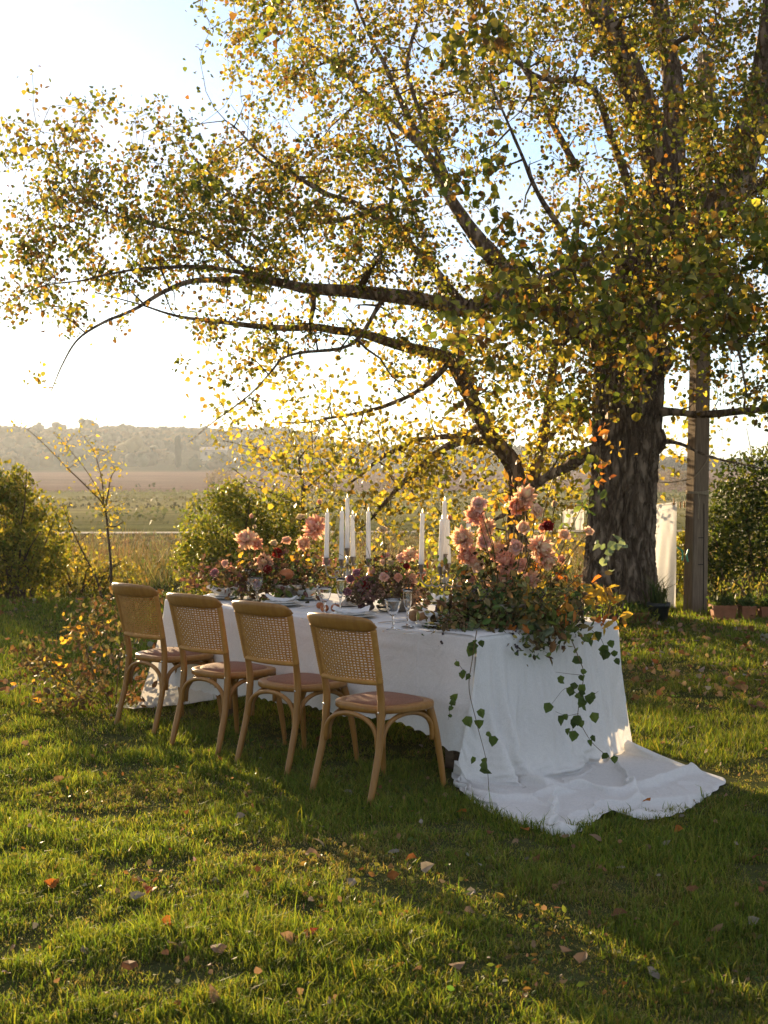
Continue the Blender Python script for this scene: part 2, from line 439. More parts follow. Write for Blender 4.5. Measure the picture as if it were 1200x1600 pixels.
# pale dirt track across the plain, 4 cm proud so that it never meets the ground sheet
ty = 84.0; tx = np.linspace(-75, 75, 90)
def track_y(x): return ty + .9 * np.sin(x * .05) + .03 * x
tv = np.stack([np.stack([tx, track_y(tx) + k, ht(tx, track_y(tx) + k) + .05 + (.05 if j == 1 else 0)], -1) for j, k in enumerate((-.9, 0, .9))])
a = Acc(); a.add(*grid(tv)); a.build('dirt_track', plain('track_dirt', (.30, .26, .20), (.22, .18, .13), 1.5, .95, .1))['kind'] = 'structure'
tx2 = np.linspace(-60, 10, 40)
tv = np.stack([np.stack([-10 - 75 * np.linspace(0, 1, 40) ** 1.2 - k * .2, 560 + 62 * np.linspace(0, 1, 40) + k, 0 * tx2], -1) for k in (-2, 2)])
tv[..., 2] = ht(tv[..., 0].ravel(), tv[..., 1].ravel()).reshape(tv.shape[:2]) + .35
a = Acc(); a.add(*grid(tv)); a.build('hill_road', MATS['track_dirt'])['kind'] = 'structure'

# ------------------------------------------------------------------ far woods on the hills (one mass) and what stands out of them
import bmesh
def ico(sub):
    bm = bmesh.new(); bmesh.ops.create_icosphere(bm, subdivisions=sub, radius=1)
    V = np.array([v.co for v in bm.verts]); F = np.array([[v.index for v in f.verts] for f in bm.faces]); bm.free(); return V, F
IV, IF = ico(2)
IV1, IF1 = ico(1)
def blob_tree(acc, x, y, r, h, c, seed):
    z = float(ht([x], [y])[0])
    d = 1 + .35 * vnoise(IV * 2.3 + seed * 3.1, 2) + .22 * vnoise(IV * 5.1 + seed, 4)
    Vb = IV * d[:, None] * np.array([r, r, h * .55]) + np.array([x, y, z + h * .5])
    cc = np.asarray(c)[None] * (1 + .25 * vnoise(IV * 4 + seed, 6))[:, None]
    acc.add(Vb, IF, np.clip(cc, .01, 1))
    n = 26; q = unit(rng.normal(size=(n, 3))); q[:, 2] = np.abs(q[:, 2]) * .9 - .1
    acc.add(*leaves(q * np.array([r, r, h * .55]) * rng.uniform(.9, 1.3, (n, 1)) + np.array([x, y, z + h * .5]), rng.uniform(.5, 1.1, n) * r * .55, np.clip(np.asarray(c)[None] * rng.uniform(.6, 1.6, (n, 1)), .01, 1), 'dia', -.2))
M_far = vcol('far_foliage', .95, .05)
wa = Acc()
NW = 2600
wx = rng.uniform(-260, 260, NW); wy = rng.uniform(585, 830, NW)
keep = fbm(np.stack([wx * .018, wy * .03, 0 * wx], -1), 3, 21) + smooth(600, 800, wy) * .55 > .02
pal_w = [(.03, .034, .016), (.04, .04, .018), (.07, .052, .02), (.024, .03, .016), (.09, .065, .022)]
for i in np.nonzero(keep)[0]:
    s = rng.uniform(.7, 1.3)
    blob_tree(wa, wx[i], wy[i], 3.1 * s, 4.8 * s, pick(pal_w, 1)[0], i)
for i in range(640):                                     # a closed crest
    x = -250 + 500 * i / 640 + rng.uniform(-1, 1); s = rng.uniform(.6, 1.15)
    blob_tree(wa, x, 795 + rng.uniform(-6, 10), 2.6 * s, 4.6 * s, pick(pal_w, 1)[0], 5000 + i)
tag(wa.build('far_woods', M_far), 'hazy brown autumn woods covering the far hillside', 'woods', kind='stuff')
def far_tree(name, px, py_top, y, r, c, label, cat, group=None, tall=False):
    x = (px - 600) / F_PX * y; z0 = float(ht([x], [y])[0]); zt = CAM_H + (HOR - py_top) / F_PX * y
    root = thing(name, (x, y, z0 - .3), label, cat, group)
    h = max(zt - z0 + .3, 4)
    ac = Acc()
    for k in range(3 if tall else 9):
        if tall: off = np.array([0, 0, h * (.3 + .25 * k)]); rad = np.array([r, r, h * .27])
        else:
            off = np.array([*rng.normal(0, r * .45, 2), h * rng.uniform(.45, .82)]); rad = np.full(3, r * rng.uniform(.4, .62))
        d = 1 + .3 * vnoise(IV * 3 + k * 2 + px, 2)
        ac.add(IV * d[:, None] * rad + off, IF, np.clip(np.array(c)[None] * (1 + .25 * vnoise(IV * 4 + k, 6))[:, None], .01, 1))
    ac.build('crown', M_far, root)
    t = Acc(); t.add(*tube([(0, 0, 0), (0, 0, h * .6)], [r * .12, r * .06], 6)); t.build('trunk', M_twig, root)
far_tree('hilltop_tree', 138, 653, 790, 4.6, (.04, .045, .02), 'rounded tree standing clear of the hazy left hill crest', 'tree')
far_tree('hilltop_tree', 60, 657, 792, 3.0, (.045, .045, .02), 'small clump of trees on the far left of the hill crest', 'tree')
far_tree('hilltop_tree', 95, 659, 792, 3.4, (.05, .045, .022), 'low flat tree on the crest beside the rounded hilltop tree', 'tree')
far_tree('hilltop_tree', 575, 686, 780, 3.6, (.05, .045, .022), 'distant tree on the hill crest behind the candles', 'tree')
far_tree('hillside_tree', 212, 690, 640, 7.5, (.13, .10, .04), 'yellowing round tree half way up the hazy hillside', 'tree')
far_tree('cypress_tree', 278, 682, 600, 1.5, (.02, .028, .016), 'tall dark cypress at the foot of the hazy hill', 'tree', tall=True)
far_tree('cypress_tree', 305, 712, 600, 1.3, (.02, .028, .016), 'short dark cypress to the right of the tall one', 'tree', tall=True)
# farmhouse on the slope
fh = thing('farmhouse', (0, 0, 0), 'pale low farmhouse half hidden on the far hillside', 'house')
fx, fy = (335 - 600) / F_PX * 650, 650.0; fz = float(ht([fx], [fy])[0]) + 3.0
fh.location = (fx, fy, fz)
a = Acc(); a.add(*box(-6, 6, -3, 3, -5, 1.6)); a.build('wall', plain('far_plaster', (.30, .27, .22), None, .3), fh, False)
a = Acc(); a.add([(-6.4, -3.4, 1.55), (6.4, -3.4, 1.55), (6.4, 3.4, 1.55), (-6.4, 3.4, 1.55), (-6.4, 0, 3.2), (6.4, 0, 3.2)], [(0, 1, 5, 4), (2, 3, 4, 5), (0, 4, 3), (1, 2, 5)])
a.build('roof', plain('far_tiles', (.5, .36, .27), None, .5), fh, False)
for k in (-3.4, 0.2, 3.6):
    a = Acc(); a.add(*box(k - .6, k + .6, -3.12, -3.02, -.8, .7)); a.build('window', plain('far_window', (.06, .06, .07), None, 1, .2), fh, False)

# ------------------------------------------------------------------ weeds of the waste ground between lawn and plain
def rel(px, y): return (px - 600) / F_PX * y
def blades(P, H, Wd, colr, lean, seg=1, two=None):
    """P (N,3) roots, H heights, Wd widths, colr (N,3), lean (N,) sideways fraction"""
    N = len(P); th = rng.uniform(0, 2 * math.pi, N); ph = rng.uniform(0, 2 * math.pi, N)
    d = np.stack([np.cos(th), np.sin(th), 0 * th], -1); s = np.stack([np.cos(ph), np.sin(ph), 0 * ph], -1) * (Wd / 2)[:, None]
    up = np.array([0, 0, 1.0])
    tip = P + d * (lean * H)[:, None] + up * (H * np.sqrt(np.clip(1 - lean ** 2 * .6, .1, 1)))[:, None]
    if seg == 1:
        V = np.stack([P - s, P + s, tip], 1); F = np.arange(N * 3).reshape(N, 3); k = 3
    else:
        mid = P + d * (lean * H * .28)[:, None] + up * (H * .58)[:, None]
        V = np.stack([P - s, P + s, mid + s * .8, mid - s * .8, tip], 1); b = np.arange(N)[:, None] * 5
        F = (b + np.array([0, 1, 2, 3])[None], b + np.array([3, 2, 4])[None]); k = 5
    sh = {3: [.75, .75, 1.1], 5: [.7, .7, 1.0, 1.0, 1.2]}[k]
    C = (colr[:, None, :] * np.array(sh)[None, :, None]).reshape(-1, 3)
    return V.reshape(-1, 3), F, np.clip(C, .003, 1)
wd = Acc()
def weeds(N, y0, y1, hmin, hmax, w, pal, per=5, seed=0, thr=-2):
    y = y0 * (y1 / y0) ** rng.uniform(0, 1, N); x = rng.uniform(-1, 1, N) * (3 + .36 * y)
    nz = fbm(np.stack([x * .22, y * .22, 0 * x], -1), 3, 31 + seed); k = nz > thr; x, y, nz = x[k], y[k], nz[k]
    hh = (hmin + (hmax - hmin) * rng.uniform(0, 1, len(x)) ** 1.6) * (1 + .6 * nz)
    X = np.repeat(x, per) + rng.normal(0, .09, len(x) * per); Yy = np.repeat(y, per) + rng.normal(0, .09, len(x) * per)
    H = np.repeat(hh, per) * rng.uniform(.5, 1.1, len(x) * per)
    V, F, C = blades(np.stack([X, Yy, ht(X, Yy) - .02], -1), H, w * (1 + .02 * Yy), np.repeat(pick(pal, len(x), .25), per, 0), rng.uniform(.1, .7, len(X)))
    wd.add(V, F, C)
brown = [(.23, .14, .055), (.30, .20, .075), (.17, .105, .05), (.34, .25, .10)]
olive = [(.15, .16, .045), (.20, .21, .06), (.10, .12, .035), (.28, .25, .08)]
weeds(9000, 19.2, 75, .15, .55, .012, brown + olive, 6)
weeds(8000, 24, 62, .25, .8, .014, brown, 5, 3, -.1)
weeds(3500, 18.6, 34, .15, .5, .016, olive, 6, 5, .0)
weeds(5000, 62, 82, .15, .45, .02, brown + olive, 4, 7)
# low bushy lumps of leaves among the weeds
NL = 260
lx = rng.uniform(-1, 1, NL); ly = 19.5 * (60 / 19.5) ** rng.uniform(0, 1, NL); lx = lx * (2 + .32 * ly)
for i in range(NL):
    n = 60; r = rng.uniform(.2, .5)
    p = np.stack([lx[i] + rng.normal(0, r, n), ly[i] + rng.normal(0, r, n), np.zeros(n)], -1); p[:, 2] = ht(p[:, 0], p[:, 1]) + np.abs(rng.normal(0, r * .55, n))
    wd.add(*leaves(p, rng.uniform(.03, .07, n) * (1 + .012 * ly[i]), np.tile(pick(olive + brown[2:3], 1, .3), (n, 1)) * rng.uniform(.7, 1.3, (n, 1)), 'dia', -.2))
# faint scrubby streaks and hedge lines across the plain
for k in range(46):
    yy = 92 * (262 / 92) ** rng.uniform(0, 1); x0 = rng.uniform(-.34, .3) * yy; L_ = rng.uniform(.05, .3) * yy; n = int(50 + L_ * 3)
    x = x0 + rng.uniform(0, L_, n); y = yy + rng.normal(0, .8, n) + (x - x0) * rng.uniform(-.03, .03)
    wd.add(*leaves(np.stack([x, y, ht(x, y) + rng.uniform(0, .35, n)], -1), rng.uniform(.2, .55, n), np.tile(pick([(.08, .09, .03), (.11, .12, .04), (.14, .13, .05)], 1, .3), (n, 1)), 'dia', -.5))
for yy, n, c in ((266, 220, (.045, .05, .022)),):
    x = rng.uniform(-.36, .36, n) * yy; k = fbm(np.stack([x * .03, 0 * x + yy, 0 * x], -1), 2, 3) > -.1; x = x[k]; y = yy + rng.normal(0, 1, len(x)) + .05 * x
    wd.add(*leaves(np.stack([x, y, ht(x, y) + rng.uniform(0, 1.3, len(x))], -1), rng.uniform(.4, 1.0, len(x)), pick([c], len(x), .3), 'dia', -.5))
tag(wd.build('weeds', M_dry, smooth_=False), 'dry brown and olive weeds growing between the lawn and the plain', 'weeds', kind='stuff')
# bare brown bushes along the far side of the plain
bb = [(620, 300, 5, 2.4), (648, 300, 4, 2.0), (1035, 300, 6, 4.2), (1062, 300, 5, 3.4), (1085, 300, 4, 2.8), (345, 270, 3.4, 3.6)]
for px, y, r, h in bb:
    x = rel(px, y); n = 900; q = rng.normal(size=(n, 3)); q = unit(q) * rng.uniform(.3, 1, (n, 1)) ** .5
    ac = Acc(); p = q * np.array([r, r, h * .6]) + np.array([0, 0, h * .55])
    ac.add(*leaves(p, rng.uniform(.35, .7, n), pick([(.20, .14, .075), (.16, .12, .065), (.25, .18, .08)], n), 'lance', -1.0))
    o = ac.build('bare_bush', M_dry, None, False, (x, y, float(ht([x], [y])[0])))
    tag(o, {620: 'brown thicket far out on the plain behind the candles', 648: 'smaller brown thicket right of the one behind the candles', 1035: 'pale brown thicket seen between the trunk and the pole', 1062: 'middle brown thicket just left of the pole', 1085: 'brown thicket mostly behind the pole', 345: 'hazy bare bush at the foot of the left hill, above the round green bush'}[px], 'bush', 'brown thickets on the plain')
# ------------------------------------------------------------------ lawn grass
TU, TV = np.array([-.669, .743]), np.array([.743, .669])      # along and across the table
T0 = np.array([.477, 7.19]); TL, TW, TZ = 2.85, 1.10, .76
def TP(u, v, z=TZ):
    p = T0 + TU * u + TV * v; return np.array([p[0], p[1], z])
def inpoly(x, y, poly):
    r = np.zeros(len(x), bool); n = len(poly)
    for i in range(n):
        x1, y1 = poly[i]; x2, y2 = poly[(i + 1) % n]
        c = ((y1 > y) != (y2 > y)) & (x < (x2 - x1) * (y - y1) / (y2 - y1 + 1e-12) + x1); r ^= c
    return r
TRAIN_PX = [(712, 1195), (735, 1240), (830, 1283), (885, 1298), (930, 1270), (1000, 1266), (1062, 1256), (1105, 1234), (1126, 1216), (1050, 1190), (985, 1172), (950, 1150), (800, 1150)]
TRAIN = np.array([G(*p)[:2] for p in TRAIN_PX]); TRAIN = TRAIN + (TRAIN - TRAIN.mean(0)) * .13
ga = Acc()
lush = [(.10, .145, .022), (.135, .175, .026), (.07, .11, .022), (.18, .20, .035), (.12, .155, .028), (.22, .215, .045)]
dryg = [(.30, .24, .10), (.22, .17, .075), (.26, .22, .085), (.19, .17, .06)]
def lawn(y0, y1, dens, seg, hm, w, sd):
    area = (y1 - y0) * 2 * (1.0 + .285 * (y0 + y1) / 2); N = int(dens * area)
    y = rng.uniform(y0, y1, N); x = rng.uniform(-1, 1, N) * (1.0 + .285 * y)
    p3 = np.stack([x, y, 0 * x], -1)
    big = fbm(p3 * .55, 3, 41); tuft = fbm(p3 * 3.2, 3, 43); fine = vnoise(p3 * 11, 45)
    keep = (tuft + .4 * fine + rng.normal(0, .35, N) > -.45) & ~inpoly(x, y, TRAIN)
    x, y, big, tuft, fine = x[keep], y[keep], big[keep], tuft[keep], fine[keep]; N = len(x)
    z = ht(x, y)
    h = hm * np.clip(.75 + .75 * tuft + .35 * fine + .25 * big, .3, 2.2) * rng.lognormal(-.05, .35, N)
    dry = rng.uniform(0, 1, N) < np.clip(.27 - .8 * (tuft + .8 * big) * 1.0, .08, .85)
    # the worn, mossy patch in the left foreground
    dry |= (rng.uniform(0, 1, N) < .85 * np.exp(-(((x + .2) / .6) ** 2 + ((y - 5.75) / .4) ** 2)) + .6 * np.exp(-(((x - .9) / .5) ** 2 + ((y - 5.3) / .3) ** 2)) + .6 * np.exp(-(((x + 1.3) / .4) ** 2 + ((y - 6.9) / .3) ** 2)))
    col = np.where(dry[:, None], pick(dryg, N, .25), pick(lush, N, .2) * (1 + .5 * big)[:, None])
    h = np.where(dry, h * .7, h)
    lean = np.where(dry, rng.uniform(.4, 1.1, N), rng.uniform(.1, 1.0, N))
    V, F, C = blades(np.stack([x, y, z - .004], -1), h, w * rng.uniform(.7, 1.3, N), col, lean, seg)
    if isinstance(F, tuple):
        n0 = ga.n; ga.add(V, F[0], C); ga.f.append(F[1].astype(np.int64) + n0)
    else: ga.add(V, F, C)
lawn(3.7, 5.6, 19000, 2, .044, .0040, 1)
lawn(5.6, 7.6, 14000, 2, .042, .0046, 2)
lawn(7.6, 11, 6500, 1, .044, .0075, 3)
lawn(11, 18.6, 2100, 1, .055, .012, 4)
tag(ga.build('grass', M_grass, smooth_=True), 'green lawn grass with dry straw coloured patches', 'grass', kind='stuff')

# clover and small broad leaved weeds low in the turf
n = 9000; y = 3.8 * (16 / 3.8) ** rng.uniform(0, 1, n); x = rng.uniform(-1, 1, n) * (.8 + .285 * y)
k = (fbm(np.stack([x * 1.1, y * 1.1, 0 * x], -1), 3, 47) > .12) & ~inpoly(x, y, TRAIN); x, y = x[k], y[k]
a = Acc(); d = rng.normal(size=(len(x), 3)); d[:, 2] = np.abs(d[:, 2]) * .3
a.add(*leaves(np.stack([x, y, ht(x, y) + rng.uniform(.008, .03, len(x))], -1), rng.uniform(.014, .030, len(x)) * (1 + .03 * y), pick([(.06, .10, .022), (.09, .12, .03), (.13, .14, .04), (.16, .10, .04)], len(x)), 'oval', 0, tip=d, jit=.1))
tag(a.build('clover', M_shrub, None, False), 'small clover and broad leaved weeds low among the lawn grass', 'clover', kind='stuff')
# ------------------------------------------------------------------ trees
def trunk_mesh(P, R, n=96, rings=200, amp=.05, flare=0.0, seed=1):
    """furrowed bark as real relief on a limb"""
    P = smooth_path(np.column_stack([P, R]), 12); t = np.linspace(0, len(P) - 1, rings); i0 = np.minimum(t.astype(int), len(P) - 2); fr = (t - i0)[:, None]
    Q = P[i0] * (1 - fr) + P[i0 + 1] * fr
    V, F = tube(Q[:, :3], Q[:, 3], n, cap=False)
    V = V.reshape(rings, n, 3); C = Q[:, None, :3]; rad = unit(V - C)
    th = np.arange(n) * 2 * math.pi / n; L = np.cumsum(np.r_[0, np.linalg.norm(np.diff(Q[:, :3], axis=0), axis=1)])
    A, Bz = np.meshgrid(th, L); r0 = Q[:, 3][:, None]
    tw = A + .22 * Bz
    q = np.stack([np.cos(tw) * 7.0, np.sin(tw) * 7.0, Bz * 2.4], -1).reshape(-1, 3)
    w = fbm(q * .5, 2, seed + 9).reshape(A.shape)
    rg = 1 - np.abs(fbm(q + .8 * w.reshape(-1, 1), 4, seed, .6)).reshape(A.shape) * 2.6
    big = fbm(np.stack([np.cos(A) * 1.3, np.sin(A) * 1.3, Bz * .55], -1).reshape(-1, 3), 2, seed + 20).reshape(A.shape)
    fl = flare * np.exp(-Bz / .35) * (.5 + .5 * np.cos(A * 5 + 1.3) + .4 * big)
    dsp = amp * (np.clip(rg, -1, 1) * .8 + .0) * np.minimum(1, r0 / .15) + r0 * .16 * big + fl
    return (V + rad * dsp[..., None]).reshape(-1, 3), F
def pxpath(pts): return np.array([W(p[0], p[1], p[2]) for p in pts]), np.array([p[3] * (.82 if 0 < p[3] < .25 and len(p) == 4 else 1) for p in pts], float)
class Skel:
    def __init__(s): s.p, s.r = [], []
    def add(s, P, R):
        s.p.append(np.asarray(P)); s.r.append(np.asarray(R))
def limb(root, pts, skel, name='branch', mat=None, sub=6, n=10, wob=.02, gnarl=True):
    P, R = pxpath(pts); Q = smooth_path(np.column_stack([P, R]), sub)
    nz = np.stack([vnoise(Q[:, :3] * 2.1, k) for k in (1, 2, 3)], -1) * wob * 2
    nz[0] = 0; Q[:, :3] += nz; Q[:, 3] = np.maximum(Q[:, 3], .004)
    skel.add(Q[:, :3], Q[:, 3])
    big = R.max() > .1
    if big: V, F = trunk_mesh(Q[::3, :3] if len(Q) > 12 else Q[:, :3], Q[::3, 3] if len(Q) > 12 else Q[:, 3], 40, 110, .02, 0, int(pts[0][0]))
    else:
        V, F = tube(Q[:, :3], Q[:, 3] * (1 + .18 * vnoise(Q[:, :3] * 9, 5)), n)
    a = Acc(); a.add(V, F)
    return a.build(name, mat or M_bark, root)
def grow(root, skel, targets, rbase, mat, name='twigs', step=.22, sag=.05, seeds=0):
    """thin twigs from the skeleton to every leaf cluster; returns points along them"""
    SP = np.concatenate(skel.p); SR = np.concatenate(skel.r)
    targets = np.asarray(targets); D = np.full(len(targets), 1e9)
    for i in range(0, len(SP), 64): D = np.minimum(D, np.linalg.norm(targets[:, None] - SP[None, i:i + 64], axis=2).min(1))
    order = np.argsort(D)
    if seeds:
        sd = rng.choice(len(targets), seeds, replace=False); sd = sd[np.argsort(D[sd])]; order = np.concatenate([sd, order[~np.isin(order, sd)]]); fat = set(sd.tolist())
    else: fat = set()
    buf = np.empty((len(targets) * 14 + len(SP), 3)); br = np.empty(len(buf)); n = len(SP); buf[:n] = SP; br[:n] = SR
    a = Acc(); along = []
    for t in order:
        T = targets[t]; d = np.linalg.norm(buf[:n] - T, axis=1) + .35 * np.clip(.012 - br[:n], 0, 1) * 40
        j = int(np.argmin(d)); S = buf[j]; dist = np.linalg.norm(T - S)
        k = max(3, min(12, int(dist / step) + 2)); u = np.linspace(0, 1, k)[:, None]
        side = rng.normal(0, .09, 3) * dist
        Q = S * (1 - u) + T * u + side * np.sin(u * math.pi) + np.array([0, 0, sag * dist]) * np.sin(u * math.pi)
        Q[1:-1] += rng.normal(0, .012 + .012 * dist, (k - 2, 3))
        r0 = min(br[j] * .75, rbase * (.5 + .8 * dist) * (2.2 if t in fat else 1)); R = np.linspace(max(r0, .0035), .0025, k)
        a.add(*tube(Q, R, 4 if r0 > .006 else 3, False))
        buf[n:n + k - 1] = Q[1:]; br[n:n + k - 1] = R[1:]; n += k - 1
        along.append((Q, dist))
    o = a.build(name, mat, root); o['kind'] = 'stuff'
    return along

# leaf density of the big crown, one digit per 50 x 50 picture cell, x 0..1200, y -100..800
MAPA = """000000378888888889998898888888
000000378888888889998898888888
000000488888888889998888788888
000000288888889999999977888888
110010278788888877777777888888
244532345788887654677777777777
455455567888875323567777777777
468888998888875212467778888888
588888899998753224578788888888
688878888887665337888888888888
576666777766666778888888888888
344333345555556778888887888888
112101345324345777776666777777
110001341112235677754334556666
000000341011122456531122456666
000000230000011233210011234555
000000000000000012100000122222"""
MAPA = [r.ljust(30, '6')[:30] for r in MAPA.split('\n')]
def sample_map(N, mp, y0, cells=50.0):
    A = np.array([[int(c) for c in r] for r in mp], float) ** 1.35
    k = rng.choice(A.size, N, p=(A / A.sum()).ravel()); r, c = np.divmod(k, A.shape[1])
    return (c + rng.uniform(0, 1, N)) * cells, y0 + (r + rng.uniform(0, 1, N)) * cells
poplar = thing('poplar_tree', W(968, 985, 15.5) * np.array([1, 1, 0]), 'huge old poplar with deeply furrowed trunk and yellowing crown above the table', 'tree')
PO = Vector(poplar.location)
sk = Skel()
LOC = np.array(PO)
def W(px, py, d, _W=W): return _W(px, py, d) - (LOC if _inside else 0)
_inside = True
tp = [(966, 1003, 15.5, .46), (968, 965, 15.5, .40), (968, 890, 15.5, .335), (972, 800, 15.5, .315), (978, 700, 15.5, .31), (982, 620, 15.5, .32), (986, 560, 15.5, .32), (1000, 470, 15.5, .30), (1030, 380, 15.5, .29), (1043, 310, 15.5, .27), (1045, 280, 15.5, .22)]
P, R = pxpath(tp); sk.add(smooth_path(P, 5), np.full((len(P) - 1) * 5 + 1, .3))
a = Acc(); a.add(*trunk_mesh(P, R, 200, 420, .085, .14, 3)); a.build('trunk', M_bark, poplar)
# burl low on the trunk's right side
for q, s in (((1036, 560, 15.35), .13), ((1028, 690, 15.4), .10), ((803, 450, 14.95), .20)):
    d = 1 + .3 * vnoise(IV * 2.5, 8) + .12 * vnoise(IV * 7, 3)
    a = Acc(); a.add(IV * d[:, None] * s * np.array([.9, .8, 1.2]) + W(*q), IF); a.build('burl', M_bark, poplar)
LIMBS = [
 [(1043, 305, 15.5, .24), (1030, 240, 15.4, .22), (985, 130, 15.2, .185), (940, 30, 15, .155), (905, -60, 14.9, .12), (870, -160, 14.8, .08)],
 [(1046, 300, 15.5, .18), (1056, 200, 15.7, .15), (1046, 110, 15.9, .13), (1033, 0, 16, .11), (1026, -130, 16.2, .07)],
 [(1008, 450, 15.5, .2), (1062, 400, 15.2, .2), (1112, 345, 15, .21), (1162, 240, 14.8, .19), (1200, 90, 14.6, .16), (1225, -80, 14.4, .11)],
 [(1112, 350, 15, .12), (1150, 310, 15.6, .1), (1200, 280, 16.2, .07), (1280, 230, 17, .04)],
 [(1010, 648, 15.5, .09), (1050, 645, 15.3, .055), (1100, 646, 15, .05), (1200, 638, 14.6, .042), (1300, 625, 14.2, .03)],
 [(1015, 690, 15.5, .05), (1060, 690, 15.2, .022), (1110, 712, 15, .016), (1190, 735, 14.7, .008)],
 [(985, 560, 15.5, .2), (900, 512, 15.2, .185), (820, 466, 15, .165), (760, 474, 14.95, .12), (725, 480, 14.9, .10), (640, 465, 14.8, .088), (560, 458, 14.7, .078), (475, 452, 14.6, .062), (410, 440, 14.5, .045), (300, 440, 14.4, .03), (210, 485, 14.2, .019), (125, 530, 14.1, .012), (75, 610, 14, .006)],
 [(805, 462, 15, .16), (765, 400, 15, .11), (735, 360, 15.1, .085), (680, 260, 15.3, .055), (620, 150, 15.6, .035), (575, 40, 16, .02), (540, -40, 16.2, .012)],
 [(410, 440, 14.5, .035), (330, 372, 14.4, .026), (250, 355, 14.3, .018), (150, 325, 14.1, .011), (60, 220, 14, .005)],
 [(475, 452, 14.6, .04), (345, 418, 14.3, .028), (230, 420, 14, .018), (150, 435, 13.8, .012), (75, 440, 13.7, .009), (-10, 485, 13.6, .005)],
 [(730, 478, 14.9, .06), (640, 380, 15.2, .045), (560, 320, 15.3, .04), (500, 300, 15.3, .034), (420, 250, 15.4, .02), (350, 190, 15.4, .01)],
 [(610, 320, 15.2, .035), (520, 345, 15, .03), (440, 330, 14.8, .022), (360, 300, 14.6, .014), (280, 230, 14.5, .007)],
 [(1000, 345, 15.5, .07), (955, 210, 15.2, .048), (920, 140, 15, .04), (835, 115, 14.8, .026), (770, 70, 14.6, .014), (700, 30, 14.4, .008)],
 [(990, 500, 15.5, .06), (900, 400, 14.2, .045), (850, 310, 13.6, .03), (800, 220, 13.2, .018), (770, 130, 13, .01)],
 [(1000, 450, 15.4, .06), (960, 400, 13.2, .04), (900, 420, 12, .026), (830, 440, 11.2, .016), (750, 480, 10.8, .008)],
 [(1060, 400, 15.2, .06), (1090, 420, 13.2, .045), (1120, 470, 12.2, .03), (1150, 540, 11.6, .016), (1170, 620, 11.3, .008)],
 [(600, 466, 14.8, .03), (545, 540, 14.5, .024), (450, 555, 14.3, .018), (425, 575, 14.2, .013), (365, 640, 14, .009), (300, 690, 13.8, .004)],
 [(950, 705, 15.5, .11), (919, 707, 15.6, .085), (887, 728, 15.8, .075), (835, 757, 16.2, .062), (800, 792, 16.6, .045), (770, 812, 16.9, .02)],
 [(720, 300, 15.4, .05), (600, 170, 17, .04), (480, 60, 18, .025), (410, -30, 18.5, .012)],
 [(900, 260, 16.5, .05), (830, 130, 17.5, .04), (760, 20, 18, .03), (720, -90, 18.4, .02)],
 [(700, 280, 15.4, .04), (640, 120, 16.4, .03), (660, 0, 17, .02), (680, -90, 17.5, .01)],
]
for l in LIMBS: limb(poplar, l, sk)
# clusters
def depth_of(px, py, N):
    d = 14.6 + rng.normal(0, .9, N)
    right = px > 690
    d = np.where(right, 15.0 + rng.normal(0, 1.7, N), d)
    up = (px > 330) & (px < 760) & (py < 300) & (rng.uniform(0, 1, N) < .62)
    d = np.where(up, 17.6 + rng.normal(0, .9, N), d)
    near = (px > 700) & (py > 150) & (py < 570) & (rng.uniform(0, 1, N) < .13)
    d = np.where(near, rng.uniform(10.2, 12.4, N), d)
    d = np.where((py < 330) & (px > 820) & (rng.uniform(0, 1, N) < .8), 16.9 + rng.normal(0, 1.0, N), d)
    return np.clip(d, 9.8, 19.8)
NC = 3800
cx, cy_ = sample_map(NC, MAPA, -100); cd = depth_of(cx, cy_, NC)
cx[:150] = rng.uniform(1075, 1190, 150); cy_[:150] = rng.uniform(60, 600, 150); cd[:150] = rng.uniform(12.6, 15.2, 150)
cx[150:290] = rng.uniform(860, 1200, 140); cy_[150:290] = rng.uniform(-80, 330, 140); cd[150:290] = rng.uniform(13.2, 15.0, 140)
cl = np.array([W(x, y, d) for x, y, d in zip(cx, cy_, cd)])
al = grow(poplar, sk, cl, .016, M_twig, 'twigs', seeds=260)
pos, src = [], []
for Q, dist in al:
    n = min(58, rng.poisson(27 * rng.lognormal(-.2, .6)))
    if n == 0: continue
    t = 1 - np.abs(rng.normal(0, .35, n)); t = np.clip(t, 0, 1) * (len(Q) - 1); i0 = np.minimum(t.astype(int), len(Q) - 2); fr = (t - i0)[:, None]
    pos.append(Q[i0] * (1 - fr) + Q[i0 + 1] * fr + rng.normal(0, .075, (n, 3)))
pos = np.concatenate(pos); N = len(pos)
wx_ = pos + LOC
pxx = 600 + F_PX * wx_[:, 0] / wx_[:, 1]; pyy = HOR - F_PX * (wx_[:, 2] - CAM_H) / wx_[:, 1]
nz = fbm(pos * .7, 3, 51)
yell = np.clip(.30 + .5 * nz + .45 * ((pxx > 330) & (pxx < 780) & (pyy < 330) & (wx_[:, 1] > 16)) - .06 * (pxx > 800) + .1 * (pyy > 480), .05, .95)
u = rng.uniform(0, 1, N)
greens = [(.10, .115, .022), (.13, .14, .026), (.07, .085, .02), (.16, .155, .032)]
golds = [(.34, .265, .05), (.43, .34, .07), (.28, .225, .045), (.33, .23, .045), (.25, .24, .05)]
browns = [(.20, .10, .03), (.26, .14, .035), (.14, .075, .025)]
col = np.where((u < yell)[:, None], pick(golds, N), np.where((u < yell + .22)[:, None], pick(browns, N), pick(greens, N)))
size = rng.uniform(.030, .060, N) * np.where(wx_[:, 1] < 12.3, 1.55, 1.0)
